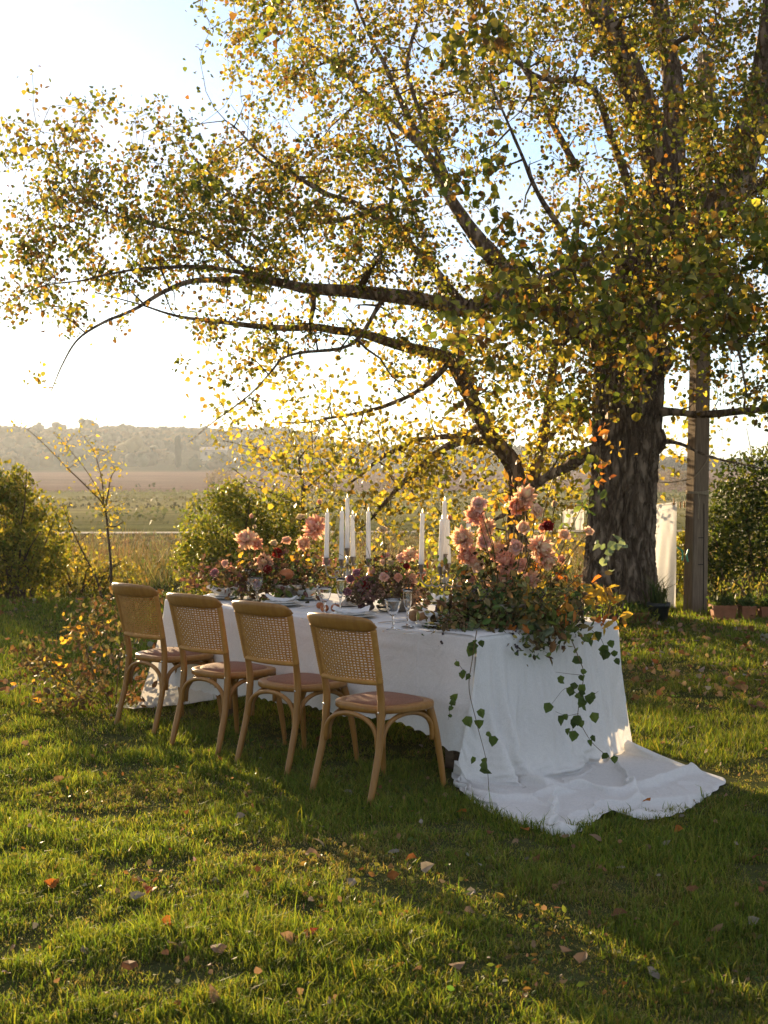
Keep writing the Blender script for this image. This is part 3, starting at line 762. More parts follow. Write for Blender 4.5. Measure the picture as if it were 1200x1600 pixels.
# the 260 leaves that show largest are objects of their own
app = size / wx_[:, 1] + 10 * ((pxx < 5) | (pxx > 1195) | (pyy < 5)) * -1
bigi = np.argsort(-app)[:260]; mask = np.ones(N, bool); mask[bigi] = False
a = Acc(); a.add(*leaves(pos[mask], size[mask], col[mask], 'poplar', .6))
o = a.build('foliage', M_leaf, poplar, False); o['kind'] = 'stuff'
def leaf_meshes(pal, mat, shape='poplar', curl=.12, nvar=3):
    T, F = LEAF[shape]; out = []
    for c in pal:
        for k in range(nvar):
            V = T.copy(); V[:, 2] += curl * (V[:, 1] ** 2) * rng.uniform(-1, 1) + V[:, 0] ** 2 * rng.uniform(-.2, .9)
            mid = np.array([[0, .5, -.02 + .12 * rng.uniform(-1, 1)]])
            n = len(V); V2 = np.vstack([V, mid]); FF = np.array([(i, (i + 1) % n, n) for i in range(n)])
            ac = Acc(); ac.add(V2, FF, np.clip(np.array(c)[None] * (1 + .15 * rng.normal(size=(n + 1, 1))), .004, 1)); out.append(ac.mesh('leaf', mat, False))
    return out
LM_pop = leaf_meshes([greens[0], greens[1], greens[3], golds[2], golds[4], golds[0], (.12, .15, .04)], M_leaf)
def rand_rot(droop=.6):
    d = rng.normal(size=3); d[2] -= droop; d = unit(d); b = rng.normal(size=3); n = unit(b - d * (b @ d)); x = np.cross(d, n)
    return Matrix(np.column_stack([x, d, n]).tolist()).to_euler()
def leaf_objs(parent, P, S, meshes, droop=.6, name='leaf'):
    for p, s in zip(P, S): link(name, meshes[rng.integers(len(meshes))], parent, p, rand_rot(droop), float(s))
leaf_objs(poplar, pos[bigi], size[bigi], LM_pop)

# ------------------------------------------------------------------ the yellow tree behind the table
ytree = thing('yellow_tree', np.array([rel(815, 17), 17.0, 0]), 'slim twin stemmed golden tree behind the candles, left of the great trunk', 'tree')
LOC = np.array(ytree.location)
sk = Skel()
for l in [
 [(816, 958, 17, .17), (812, 830, 17, .14), (802, 730, 16.8, .125), (765, 680, 16.6, .11), (745, 640, 16.4, .10), (700, 565, 16, .085), (640, 547, 15.8, .07), (570, 527, 15.6, .055), (520, 521, 15.5, .05), (450, 510, 15.4, .04), (350, 505, 15.2, .028), (280, 500, 15.1, .018), (225, 480, 15, .011), (150, 452, 15, .005)],
 [(812, 810, 17, .12), (832, 745, 17.2, .10), (850, 657, 17.4, .085), (868, 570, 17.6, .07), (890, 480, 17.8, .05), (900, 380, 18, .03), (905, 280, 18, .02)],
 [(745, 640, 16.4, .07), (722, 560, 16.8, .06), (702, 480, 17, .05), (670, 400, 17.2, .04), (640, 300, 17.4, .03), (600, 180, 17.6, .018)],
 [(770, 685, 16.6, .07), (725, 689, 16.8, .06), (675, 720, 17, .05), (625, 764, 17.2, .04), (590, 800, 17.3, .03), (560, 828, 17.4, .015)],
 [(752, 655, 16.5, .06), (719, 682, 16.9, .045), (650, 690, 17.4, .04), (600, 714, 17.8, .03), (537, 757, 18.2, .015)],
 [(700, 565, 16, .05), (640, 620, 16.4, .035), (570, 640, 16.8, .025), (500, 660, 17, .015), (440, 660, 17, .008)],
 [(845, 690, 17.3, .05), (890, 640, 17.6, .03), (930, 580, 17.8, .018)],
]: limb(ytree, l, sk, wob=.025)
MAPB = """000000000000344443333300
000000011123344444333300
000000223333455444443310
000000233333456654444310
000000022345666655554310
000000013456667766543210
000000002356666654432100
000000000134555443221000
000000000012333222110000
000000000001122111100000"""
NB = 560
bx, by = sample_map(NB, MAPB.split('\n'), 450); bd = 17 + rng.normal(0, .8, NB) - .8 * (bx < 550)
al = grow(ytree, sk, np.array([W(x, y, d) for x, y, d in zip(bx, by, bd)]), .013, M_twig)
pos = []
for Q, dist in al:
    n = rng.poisson(13); t = np.clip(1 - np.abs(rng.normal(0, .4, n)), 0, 1) * (len(Q) - 1); i0 = np.minimum(t.astype(int), len(Q) - 2); fr = (t - i0)[:, None]
    pos.append(Q[i0] * (1 - fr) + Q[i0 + 1] * fr + rng.normal(0, .10, (n, 3)))
pos = np.concatenate(pos); N = len(pos)
a = Acc(); a.add(*leaves(pos, rng.uniform(.045, .08, N), pick(golds + [(.55, .36, .06), (.2, .19, .04)], N), 'poplar', .6))
o = a.build('foliage', M_leaf, ytree, False); o['kind'] = 'stuff'

# ------------------------------------------------------------------ shrubs and saplings
LOC = np.zeros(3); _inside = False
def shrub(name, base, label, cat, blobs, n, size, pal, shape='oval', stems=8, hgt=1.5, droop=0.0, group=None, mat=None, tipup=None, tw=.008):
    """blobs: (dx, dy, z, rx, ry, rz) masses of leaves around base"""
    root = thing(name, base, label, cat, group)
    a = Acc(); stuff = []
    wts = np.array([b[3] * b[5] for b in blobs]); wts /= wts.sum()
    for b, w in zip(blobs, wts):
        k = int(n * w); q = unit(rng.normal(size=(k, 3))) * (rng.uniform(.12, 1, (k, 1)) ** .45)
        q *= (1 + .30 * fbm(q * 2.2 + b[0] * 9, 2, 61))[:, None]
        p = q * np.array(b[3:]) + np.array(b[:3]); p = p[(p[:, 2] > .02) & (fbm(p * 3.5, 2, 67) > -.28 - .2 * rng.uniform(0, 1, len(p)))]
        c = pick(pal, len(p), .22) * (1 + .3 * fbm(p * 2.5, 2, 63))[:, None]
        a.add(*leaves(p, size * rng.uniform(.6, 1.35, len(p)), np.clip(c, .004, 1), shape, droop, tip=tipup))
    o = a.build('foliage', mat or M_shrub, root, False); o['kind'] = 'stuff'
    t = Acc()
    for s in range(stems):
        b = blobs[rng.integers(len(blobs))]; e = np.array(b[:3]) + rng.normal(0, .6, 3) * np.array(b[3:])
        s0 = np.array([b[0] * .5 + rng.normal(0, .12), b[1] * .4 + rng.normal(0, .1), -.03]); e[2] = max(e[2], .4)
        u = np.linspace(0, 1, 7)[:, None]; Q = s0 * (1 - u) + e * u + np.array([0, 0, .12]) * np.sin(u * 3.14) + rng.normal(0, .02, (7, 3)) * u
        t.add(*tube(Q, np.linspace(tw * 1.8, tw * .5, 7), 5, False))
    t.build('stems', M_twig, root)['kind'] = 'stuff'
    return root
yg = [(.18, .19, .03), (.24, .23, .035), (.13, .15, .025), (.30, .26, .045)]
shrub('shrub', (rel(20, 17.8), 17.8, 0), 'tall multi stemmed green shrub at the left edge of the lawn', 'shrub',
      [(-.2, 0, .95, .62, .5, .75), (.28, .1, .7, .45, .45, .7), (-.8, .1, .8, .5, .5, .8), (.0, 0, 1.35, .3, .3, .35), (-.45, 0, 1.3, .32, .3, .42), (.1, -.1, .45, .6, .35, .45)], 16000, .055, yg, 'oval', 46, 1.6, -.3, tipup=(0, 0, .5))
shrub('shrub', (rel(358, 17.6), 17.6, 0), 'round bushy green shrub behind the far end of the table', 'shrub',
      [(0, 0, .75, .66, .55, .68), (-.32, 0, .45, .45, .45, .45), (.38, 0, .55, .5, .5, .55), (.12, 0, 1.2, .38, .38, .32), (.6, .1, .95, .4, .35, .4)], 15000, .05, [(.15, .18, .025), (.21, .22, .035), (.10, .13, .022), (.26, .24, .04)], 'oval', 22, 1.5)
shrub('shrub', (rel(450, 18.4), 18.4, 0), 'dark lower shrub between the round bush and the candles', 'shrub',
      [(0, 0, .5, .55, .45, .55), (.4, 0, .35, .4, .4, .4)], 3000, .05, [(.09, .11, .022), (.13, .13, .03), (.17, .13, .03)], 'oval', 12, 1.2)
shrub('hedge_bush', (rel(1168, 17.4), 17.4, 0), 'dense dark green hedge bush right of the wooden pole', 'shrub',
      [(.2, .25, .8, .85, .35, .95), (.1, 0, .8, .65, .5, .85), (.7, 0, .9, .6, .5, .95), (-.15, 0, 1.25, .35, .4, .55), (.35, 0, 1.7, .45, .4, .3), (-.42, 0, .45, .3, .35, .5), (1.2, 0, 1.0, .6, .5, 1.0)], 17000, .056, [(.045, .07, .014), (.06, .085, .017), (.03, .05, .012), (.12, .13, .025)], 'oval', 20, 1.9)
shrub('shrub', (rel(1066, 17.9), 17.9, 0), 'small bright green shrub between the hanging sheet and the pole', 'shrub',
      [(0, 0, .38, .24, .25, .42), (.1, .1, .7, .14, .15, .2)], 1500, .055, yg, 'oval', 7, .9)
shrub('weed_clump', (rel(110, 18.6), 18.6, 0), 'low yellow green weeds at the foot of the bare sapling', 'plant',
      [(0, 0, .3, .55, .3, .38), (.6, 0, .22, .4, .3, .28)], 1500, .06, [(.22, .2, .04), (.28, .22, .05), (.16, .16, .04)], 'oval', 10, .6)
def sapling(name, label, base_px, d, limbs, nleaf, pal, size, cat='tree', spread=.10, ntw=40):
    global LOC, _inside
    x = rel(base_px, d); root = thing(name, (x, d, 0), label, cat); LOC = np.array([x, d, 0.0]); _inside = True
    s = Skel()
    for l in limbs: limb(root, [(p[0], p[1], d + p[2], p[3]) for p in l], s, 'branch', M_twig, 5, 6, .012)
    SP = np.concatenate(s.p); SR = np.concatenate(s.r); thin = SP[SR < .016]
    tg = thin[rng.integers(len(thin), size=ntw)] + rng.normal(0, .13, (ntw, 3)) + np.array([0, 0, .06])
    al = grow(root, s, tg, .007, M_twig)
    pts = np.concatenate([q for q, _ in al] + [thin]); p = pts[rng.integers(len(pts), size=nleaf)] + rng.normal(0, spread * .5, (nleaf, 3))
    a = Acc(); a.add(*leaves(p, rng.uniform(.6, 1.3, nleaf) * size, pick(pal, nleaf, .2), 'oval', .5)); o = a.build('foliage', M_leaf, root, False); o['kind'] = 'stuff'
    LOC = np.zeros(3); _inside = False
    return root
ygold = [(.40, .30, .05), (.48, .33, .06), (.30, .26, .05), (.22, .2, .04)]
sapling('sapling', 'thin half bare sapling with a few yellow leaves beside the left shrub', 172, 17.3, [
 [(174, 945, 0, .024), (172, 880, 0, .02), (167, 800, 0, .015), (140, 765, .1, .010), (100, 725, .1, .007), (65, 690, .2, .005), (45, 672, .2, .004)],
 [(167, 800, 0, .012), (160, 780, 0, .010), (138, 740, -.1, .007), (112, 705, -.2, .005), (90, 678, -.2, .004)],
 [(162, 785, 0, .010), (158, 745, .1, .008), (146, 705, .2, .005), (130, 680, .2, .004)],
 [(168, 820, 0, .013), (182, 822, 0, .01), (195, 815, -.1, .006)],
 [(160, 940, .1, .02), (150, 905, .1, .016), (132, 870, .2, .012), (115, 830, .2, .008), (98, 790, .3, .004)],
 [(166, 790, 0, .012), (172, 750, .1, .009), (180, 735, .1, .004)]], 520, ygold, .05, ntw=75)
sapling('small_tree', 'small dark stemmed tree with yellow leaves behind the table flowers', 474, 18.2, [
 [(476, 950, 0, .045), (475, 860, 0, .038), (474, 790, 0, .03), (470, 740, 0, .022), (462, 700, 0, .014), (450, 670, 0, .006)],
 [(474, 790, 0, .02), (440, 775, .1, .014), (400, 760, .2, .009), (360, 730, .3, .005)],
 [(472, 770, 0, .018), (500, 745, -.1, .012), (540, 720, -.2, .008), (570, 700, -.2, .004)],
 [(470, 742, 0, .014), (430, 720, 0, .01), (390, 700, .1, .006), (350, 690, .1, .004)],
 [(474, 800, 0, .014), (510, 790, .1, .01), (545, 785, .1, .005)],
 [(466, 720, 0, .012), (490, 690, .1, .008), (500, 668, .1, .004)]], 1700, [(.42, .29, .05), (.36, .28, .05), (.2, .2, .04), (.28, .25, .05)], .05, spread=.25, ntw=150)
# ------------------------------------------------------------------ table under the cloth
TROT = math.atan2(TU[1], TU[0])                     # local x runs along the table away from the camera
tb = thing('banquet_table', (T0[0], T0[1], 0), 'long wooden banquet table hidden under the white linen cloth', 'table', rz=TROT)
# local frame: x = u, y = -v
M_old = plain('old_table_wood', (.13, .085, .05), (.07, .045, .028), 9, .7, .3, .001, 30, (1, 8, 8))
for k in range(5):
    a = Acc(); a.add(*box(.03, TL - .03, -TW + .03 + k * .208, -TW + .03 + k * .208 + .204, TZ - .045, TZ - .012, .004)); a.build('plank', M_old, tb, False)
for u in (.35, TL - .4):
    for v in (.18, TW - .18):
        a = Acc(); a.add(*box(u - .035, u + .035, -v - .035, -v + .035, -.02, TZ - .045, .005)); a.build('leg', M_old, tb, False)
    a = Acc(); a.add(*box(u - .03, u + .03, -TW + .215, -.215, .32, .38, .004)); a.build('stretcher', M_old, tb, False)
a = Acc(); a.add(*box(.4, TL - .45, -TW / 2 - .03, -TW / 2 + .03, .30, .355, .004)); a.build('long_rail', M_old, tb, False)

# ------------------------------------------------------------------ long tablecloth
def drape_profile(v0, v1, zn, zf, n):
    """cross section: hem, up, over rounded edge, across, down"""
    pts = [(v0, zn)] + [(v0, z) for z in np.linspace(zn, TZ - .02, 26)[1:]]
    pts += [(v0 + .02 - .02 * math.cos(t), TZ - .02 + .02 * math.sin(t)) for t in np.linspace(.3, math.pi / 2, 4)]
    pts += [(v, TZ) for v in np.linspace(v0 + .04, v1 - .04, n)]
    pts += [(v1 - .02 + .02 * math.sin(t), TZ - .02 + .02 * math.cos(t)) for t in np.linspace(0, math.pi / 2 - .3, 4)]
    pts += [(v1, z) for z in np.linspace(TZ - .02, zf, 26)]
    return np.array(pts)
prof = drape_profile(-.015, TW + .015, 0, 0, 22)
US = np.linspace(-.012, TL + .015, 330)
U, K = np.meshgrid(US, np.arange(len(prof)), indexing='ij')
Vv = prof[K, 0]; Z = prof[K, 1]
near = K < 27; far = K >= len(prof) - 27
hem = .215 + .02 * np.sin(U * 1.9) + .055 * smooth(.5, 0, U) * -1 + .012 * np.abs(np.sin(U * math.pi / .085)) + .02 * fbm(np.stack([U.ravel() * 3, 0 * U.ravel(), 0 * U.ravel()], -1), 2, 4).reshape(U.shape)
Z = np.where(near | far, hem + (TZ - hem) * (Z / TZ), Z)
drop = np.clip((TZ - .02 - Z) / .55, 0, 1) * (near | far)
out = np.where(near, -1.0, np.where(far, 1.0, 0))
fold = .040 * np.sin(U * 5.3 + 1.0 + 1.3 * np.sin(U * 1.7)) + .022 * np.sin(U * 13.0 + 2 * np.sin(U * 2.3)) + .022 * fbm(np.stack([U.ravel() * 6, Z.ravel() * 2.5, 0 * U.ravel()], -1), 3, 8).reshape(U.shape)
crease = sum(.007 * np.exp(-((U - c) / .012) ** 2) for c in (.42, .98, 1.55, 2.12)) + sum(.006 * np.exp(-((Z - c - .01 * np.sin(U * 4)) / .010) ** 2) for c in (.66, .40))
Vv = Vv + out * (drop ** 1.1 * (.035 + fold) + crease * (near | far) + .004)
Zt = np.where(~(near | far), .0025 * fbm(np.stack([U.ravel() * 9, Vv.ravel() * 9, 0 * U.ravel()], -1), 3, 12).reshape(U.shape), 0)
P = np.stack([T0[0] + TU[0] * U + TV[0] * Vv, T0[1] + TU[1] * U + TV[1] * Vv, Z + Zt], -1)
a = Acc(); a.add(*grid(P))
# far end drop, spreading on the grass at the left
S = np.linspace(0, 1, 60); Tt = np.linspace(0, 1, 46)
SS, TT = np.meshgrid(S, Tt, indexing='ij')
v = -.015 + SS * (TW + .03)
zz = np.where(TT < .72, TZ - TT / .72 * (TZ - .03), .03 - .015 * (TT - .72) / .28)
spread = np.where(TT < .72, .05 * TT / .72, .05 + (TT - .72) / .28 * .42)
flare = (SS - .5) * .38 * np.clip(TT / .72, 0, 1) ** 1.5
uu = TL + .014 + spread * (1 + .2 * np.sin(SS * 9)) + .03 * np.sin(SS * 17 + 1) * np.clip(TT, 0, .72)
zz = zz + .02 * np.abs(fbm(np.stack([uu.ravel() * 7, v.ravel() * 7, 0 * v.ravel()], -1), 3, 14).reshape(uu.shape)) * (TT > .7)
vv = v + flare
P = np.stack([T0[0] + TU[0] * uu + TV[0] * vv, T0[1] + TU[1] * uu + TV[1] * vv, zz + .001], -1)
a.add(*grid(P))
tag(a.build('tablecloth', M_linen), 'long white linen cloth with scalloped hem covering the banquet table', 'tablecloth')

# ------------------------------------------------------------------ end cloth with its train
def cr(keys, s):
    """interpolate rows [s, x, y, z] smoothly"""
    k = np.array(keys, float); out = []
    m = np.gradient(k[:, 1:], k[:, 0], axis=0)
    for q in np.atleast_1d(s):
        i = min(max(np.searchsorted(k[:, 0], q) - 1, 0), len(k) - 2); h = k[i + 1, 0] - k[i, 0]; t = (q - k[i, 0]) / h
        out.append((2 * t ** 3 - 3 * t ** 2 + 1) * k[i, 1:] + (t ** 3 - 2 * t ** 2 + t) * h * m[i] + (-2 * t ** 3 + 3 * t ** 2) * k[i + 1, 1:] + (t ** 3 - t ** 2) * h * m[i + 1])
    return np.array(out)
NS, NT = 150, 130
s = np.linspace(0, 1, NS); t = np.linspace(0, 1, NT)
Gk = cr([(0, *W(710, 1193, 7.10)), (.2, *W(775, 1222, 7.06)), (.4, *W(842, 1226, 7.14)), (.6, *W(902, 1206, 7.42)), (.8, *W(950, 1186, 7.72)), (1, *W(984, 1163, 7.98))], s)
Hk = cr([(0, *G(706, 1206, .05)), (.10, *G(738, 1248, .03)), (.22, *G(828, 1290, .02)), (.33, *G(884, 1306, .015)), (.44, *G(922, 1284, .02)), (.54, *G(955, 1262, .05)), (.64, *G(1003, 1276, .02)), (.77, *G(1064, 1264, .02)), (.89, *G(1104, 1240, .02)), (1, *G(1134, 1216, .02))], s)
Ek = np.array([np.r_[T0 + TV * (-.022 + q * (TW + .044)), TZ + .006] for q in s])
Ik = np.array([np.r_[T0 + TU * .30 + TV * (-.022 + q * (TW + .044)), TZ + .006] for q in s])
outw = -np.array([TU[0], TU[1], 0])
ta, tbk = .08, .60                                     # on top | hanging | on the grass
rows = np.zeros((NS, NT, 3))
for j, q in enumerate(t):
    if q < ta: rows[:, j] = Ik + (Ek - Ik) * (q / ta)
    elif q < tbk:
        w = (q - ta) / (tbk - ta); p = Ek + (Gk - Ek) * w
        rows[:, j, :2] = Ek[:, :2] + (Gk[:, :2] - Ek[:, :2]) * w ** 1.6 + outw[:2] * (.022 * min(1, w * 12)); rows[:, j, 2] = p[:, 2] - .01 * min(1, w * 10) * (w < .5)
    else:
        w = (q - tbk) / (1 - tbk); rows[:, j] = Gk + (Hk - Gk) * w; rows[:, j, 2] = Gk[:, 2] * (1 - w) ** 2 + .02 + (Hk[:, 2] - .02) * w
S2, T2 = np.meshgrid(s, t, indexing='ij')
hw = np.clip((T2 - ta) / (tbk - ta), 0, 1)
def ridge(cen, wd, hgt): return hgt * np.exp(-((S2 - cen) / wd) ** 2)
# the long swags that start at the left corner and sweep to the right as they fall
sw = ridge(.06 + .22 * hw ** 2, .035, .05 * hw ** .6) + ridge(.16 + .30 * hw ** 2.4, .03, .04 * hw) - ridge(.11 + .255 * hw ** 2.1, .022, .03 * hw) + ridge(.45 + .14 * hw ** 2, .08, .03 * hw) + ridge(.72 + .05 * hw, .06, .025 * hw)
rows[..., :2] += outw[:2] * (sw * (T2 >= ta) * np.clip((1 - T2) / .40, 0, 1))[..., None]
# let the slack settle: stretch, shear and bend limits, gravity, the lawn and the table as floors
def settle(X, pin, slack, steps, iters, seed_f):
    rest = []; X = X + seed_f * (~pin)[..., None]
    def add(di, dj, k):
        a_ = X[:X.shape[0] - di, :X.shape[1] - dj] if True else None
        b_ = X[di:, dj:]; L0 = np.linalg.norm(b_ - a_, axis=2); sl = .5 * (slack[:X.shape[0] - di, :X.shape[1] - dj] + slack[di:, dj:])
        rest.append((di, dj, L0 * sl, k))
    X0 = X.copy()
    add(1, 0, .5); add(0, 1, .5); add(1, 1, .16); add(2, 0, .12); add(0, 2, .12)
    Xp = X.copy(); gz = ht(X[..., 0].ravel(), X[..., 1].ravel()).reshape(X.shape[:2])
    M_ = (~pin).astype(float)[..., None]
    for st in range(steps):
        V_ = (X - Xp) * .90; sp_ = np.linalg.norm(V_, axis=2, keepdims=True); V_ *= np.minimum(1, .012 / np.maximum(sp_, 1e-9))
        low = (X[..., 2] < gz + .02)[..., None]; V_ = np.where(low, V_ * np.array([.3, .3, 1]), V_)
        Xp = X.copy(); X = X + (V_ + np.array([0, 0, -.0003])) * M_
        for it in range(iters):
            for di, dj, L0, k in rest:
                A_, B_ = X[:X.shape[0] - di, :X.shape[1] - dj], X[di:, dj:]
                d_ = B_ - A_; L = np.linalg.norm(d_, axis=2, keepdims=True); c_ = d_ * ((1 - L0[..., None] / np.maximum(L, 1e-6)) * .5 * k)
                C_ = np.zeros_like(X); C_[:X.shape[0] - di, :X.shape[1] - dj] += c_; C_[di:, dj:] -= c_
                X = X + C_ * M_
            X[..., 2] = np.maximum(X[..., 2], gz + .014)
            uu_ = (X[..., 0] - T0[0]) * TU[0] + (X[..., 1] - T0[1]) * TU[1]           # never through the table end
            push = np.where((T2 > ta) & (uu_ > -.016), uu_ + .016, 0)[..., None] * M_
            X = X - push * np.array([TU[0], TU[1], 0])
            X = np.where(pin[..., None], X0, X)
    return X
pin = (T2 <= ta + .01) | (S2 < 1e-6) | (S2 > 1 - 1e-6) | (T2 > 1 - 1e-6)
slack = 1.0 + .055 * smooth(ta, ta + .15, T2) * (1 - .75 * smooth(.22, .02, S2) * smooth(tbk - .1, tbk + .1, T2)) + .03 * np.exp(-((S2 - .33) / .14) ** 2) * smooth(tbk - .05, tbk + .1, T2)
rows[..., 2] = np.maximum(rows[..., 2], ht(rows[..., 0].ravel(), rows[..., 1].ravel()).reshape(S2.shape) + .016)
lq = np.clip((T2 - tbk) / (1 - tbk), 0, 1)
w1 = fbm(np.stack([S2.ravel() * 3, T2.ravel() * 3, 0 * S2.ravel() + 3], -1), 2, 83).reshape(S2.shape)
nf = lambda a_, b_, k: fbm(np.stack([S2.ravel() * a_, T2.ravel() * b_, 0 * S2.ravel() + k], -1), 2, 90 + k).reshape(S2.shape)
hangf = 1.7 * smooth(ta + .04, ta + .3, T2) * (T2 < tbk + .04) * (.030 * nf(9, 2.2, 1) + .014 * nf(20, 5, 2))
layf = .8 * smooth(tbk - .05, tbk + .06, T2) * np.clip((1.04 - T2) / .12, .15, 1) * (.05 * np.clip(np.sin(2 * math.pi * (S2 * 2.6 + 1.5 * w1 - .9 * lq)), -.2, 1) ** 2 + .04 * np.clip(nf(10, 6, 5), 0, 1) + .06 * np.exp(-((S2 - .80 + .16 * lq) / .03) ** 2) + .07 * np.exp(-((S2 - .36 - .05 * np.sin(lq * 5)) / .035) ** 2) + .05 * np.exp(-((lq - .22 - .5 * (S2 - .2)) / .07) ** 2) * smooth(.62, .5, S2))
seed_f = outw * hangf[..., None] + np.array([0, 0, 1]) * layf[..., None]
rows = settle(rows, pin, slack, 34, 10, seed_f)
hd = unit(rows[:, -1] - rows[:, -6]); hd[:, 2] = 0
for k, w_ in ((-1, 1.0), (-2, .6), (-3, .25)): rows[:, k] += hd * (np.abs(np.sin(np.linspace(0, 24 * math.pi, NS))) * .022 * w_)[:, None]
rows[:, -1, 2] -= .010
a = Acc(); a.add(*grid(rows)); o = a.build('draped_cloth', M_linen)
sm_ = o.modifiers.new('smooth', 'SUBSURF'); sm_.levels = 1; sm_.render_levels = 1
tag(o, 'white linen cloth falling over the near table end into a crumpled train on the grass', 'cloth')

# ------------------------------------------------------------------ cane back chairs
def chair_proto():
    r = thing('dining_chair', (0, 0, 0), 'x', 'chair', 'cane backed chairs along the table')
    def rod(name, pts, rad, n=10, sub=6, flat=None):
        Q = smooth_path(np.column_stack([np.array(pts), np.broadcast_to(rad, (len(pts),))]), sub)
        V, F = tube(Q[:, :3], Q[:, 3], n); a = Acc(); a.add(V, F); return a.build(name, M_wood, r)
    def bow(z): return -.205 - .25 * max(0, z - .45) ** 1.25      # how the back leans
    for sx_ in (-1, 1):
        rod('leg', [(sx_ * .205, -.30, -.01), (sx_ * .203, -.262, .12), (sx_ * .198, -.222, .28), (sx_ * .193, -.205, .45), (sx_ * .195, -.215, .56), (sx_ * .205, -.25, .72), (sx_ * .212, -.285, .875)], [.0155, .0175, .0185, .0195, .018, .016, .014])
        rod('leg', [(sx_ * .215, .222, -.01), (sx_ * .206, .203, .15), (sx_ * .190, .178, .32), (sx_ * .172, .155, .43)], [.013, .016, .019, .021])
    # seat frame, a rounded trapezoid ring, and its woven pad
    th = np.linspace(0, 2 * math.pi, 64, endpoint=False)
    def outline(k):
        c, s_ = np.cos(th), np.sin(th); e = 2 / 2.9
        x = .230 * np.sign(c) * np.abs(c) ** e; y = .214 * np.sign(s_) * np.abs(s_) ** e
        x = x * (1 + .07 * y / .2); return np.stack([x * k, y * k - .005 * (1 - k)], -1)
    rings = [(.80, .425), (.97, .424), (1.0, .431), (1.0, .449), (.985, .4575), (.80, .4595), (.79, .450)]
    V = np.array([np.column_stack([outline(k), np.full(64, z)]) for k, z in rings]).reshape(-1, 3)
    i, j = np.meshgrid(np.arange(len(rings)), np.arange(64), indexing='ij'); i2 = (i + 1) % len(rings); j2 = (j + 1) % 64
    a = Acc(); a.add(V, np.stack([i * 64 + j, i * 64 + j2, i2 * 64 + j2, i2 * 64 + j], -1).reshape(-1, 4)); a.build('seat_frame', M_wood, r)
    ks = [.81, .78, .70, .5, .25, .02]; zs = [.452, .464, .472, .479, .482, .483]
    V = np.array([np.column_stack([outline(k), np.full(64, z)]) for k, z in zip(ks, zs)]).reshape(-1, 3)
    i, j = np.meshgrid(np.arange(5), np.arange(64), indexing='ij'); j2 = (j + 1) % 64
    a = Acc(); a.add(V, np.stack([i * 64 + j, i * 64 + j2, (i + 1) * 64 + j2, (i + 1) * 64 + j], -1).reshape(-1, 4)); a.build('seat', M_seat, r)
    # bent wood hoops between the legs
    def hoop(p0, p1, z0, z1):
        p0, p1 = np.array(p0), np.array(p1); u = np.linspace(0, 1, 17)
        q = np.array([(*(p0 + (p1 - p0) * (.5 - .5 * math.cos(math.pi * w))), z0 + (z1 - z0) * math.sin(math.pi * w) ** .62) for w in u])
        rod('brace', q, .0125, 8, 2)
    hoop((-.183, -.222), (.183, -.222), .262, .415)
    hoop((-.178, .172), (.178, .172), .262, .415)
    for sx_ in (-1, 1): hoop((sx_ * .192, -.192), (sx_ * .187, .160), .262, .415)
    # cane panel: strands over and under, bowed backwards
    W2, z0, z1 = .198, .585, .845
    def pt(x, z): 
        yb = np.interp(z, [.45, .56, .72, .875], [-.205, -.215, -.25, -.285])
        return np.array([x * (1 + .07 * (z - .56) / .3), yb - .045 * (1 - (x / .205) ** 2), z])
    a = Acc(); nz_, nx_ = 20, 20
    def strand(pts, w, wdir):
        pts = np.array(pts); n = len(pts); side = np.array(wdir)[None] * w / 2
        V = np.stack([pts - side, pts + side], 1); a.add(*grid(V))
    zsr = np.linspace(z0 + .008, z1 - .004, nz_); xsr = np.linspace(-W2 + .006, W2 - .006, nx_)
    for k, z in enumerate(zsr):
        strand([pt(x, z + .0012 * math.sin(x * 90 + k)) + np.array([0, .0018 * (1 if (q + k) % 2 else -1), 0]) for q, x in enumerate(np.linspace(-W2, W2, nx_ * 2 + 1))], .0084 if k % 2 else .0076, (0, 0, 1))
    for k, x in enumerate(xsr):
        strand([pt(x + .001 * math.sin(z * 80 + k), z) + np.array([0, .0018 * (-1 if (q + k) % 2 else 1), 0]) for q, z in enumerate(np.linspace(z0, z1, nz_ + 1))], .0128 if k % 2 else .0112, (1, 0, 0))
    a.build('cane_panel', M_cane, r, False)
    # wrapped border along the bottom and the posts
    rod('cane_border', [pt(x, z0) for x in np.linspace(-W2, W2, 9)], .0135, 8, 3).data.materials[0] = M_cane
    for sx_ in (-1, 1):
        o = rod('cane_wrapping', [pt(sx_ * .197, z) + np.array([sx_ * .004, .002, 0]) for z in np.linspace(z0, z1, 7)], .0165, 10, 8)
        o.data.materials[0] = M_cane
        V = np.empty(len(o.data.vertices) * 3); o.data.vertices.foreach_get('co', V); V = V.reshape(-1, 3)
        V[:, 0] += .0016 * np.sin(V[:, 2] * 2 * math.pi / .011); o.data.vertices.foreach_set('co', V.ravel())
    # top rail: a deep curved board, fuller in the middle, with rounded ends
    ts = np.linspace(-1, 1, 33); ring = []
    for q in ts:
        x = q * .236; yb = -.287 - .055 * (1 - q * q); e = math.sqrt(max(0, 1 - abs(q) ** 9)); h = (.036 + .004 * (1 - q * q)) * max(e, .25); tk = .019 * max(e, .3)
        zc = .868 + .016 * (1 - q * q) * .4
        an = np.linspace(0, 2 * math.pi, 16, endpoint=False)
        ey = np.sign(np.cos(an)) * np.abs(np.cos(an)) ** .75; ez = np.sign(np.sin(an)) * np.abs(np.sin(an)) ** .75
        ring.append(np.stack([np.full(16, x), yb + tk * ey - .010 * ez, zc + h * ez], -1))
    R_ = np.array(ring); i, j = np.meshgrid(np.arange(32), np.arange(16), indexing='ij'); j2 = (j + 1) % 16
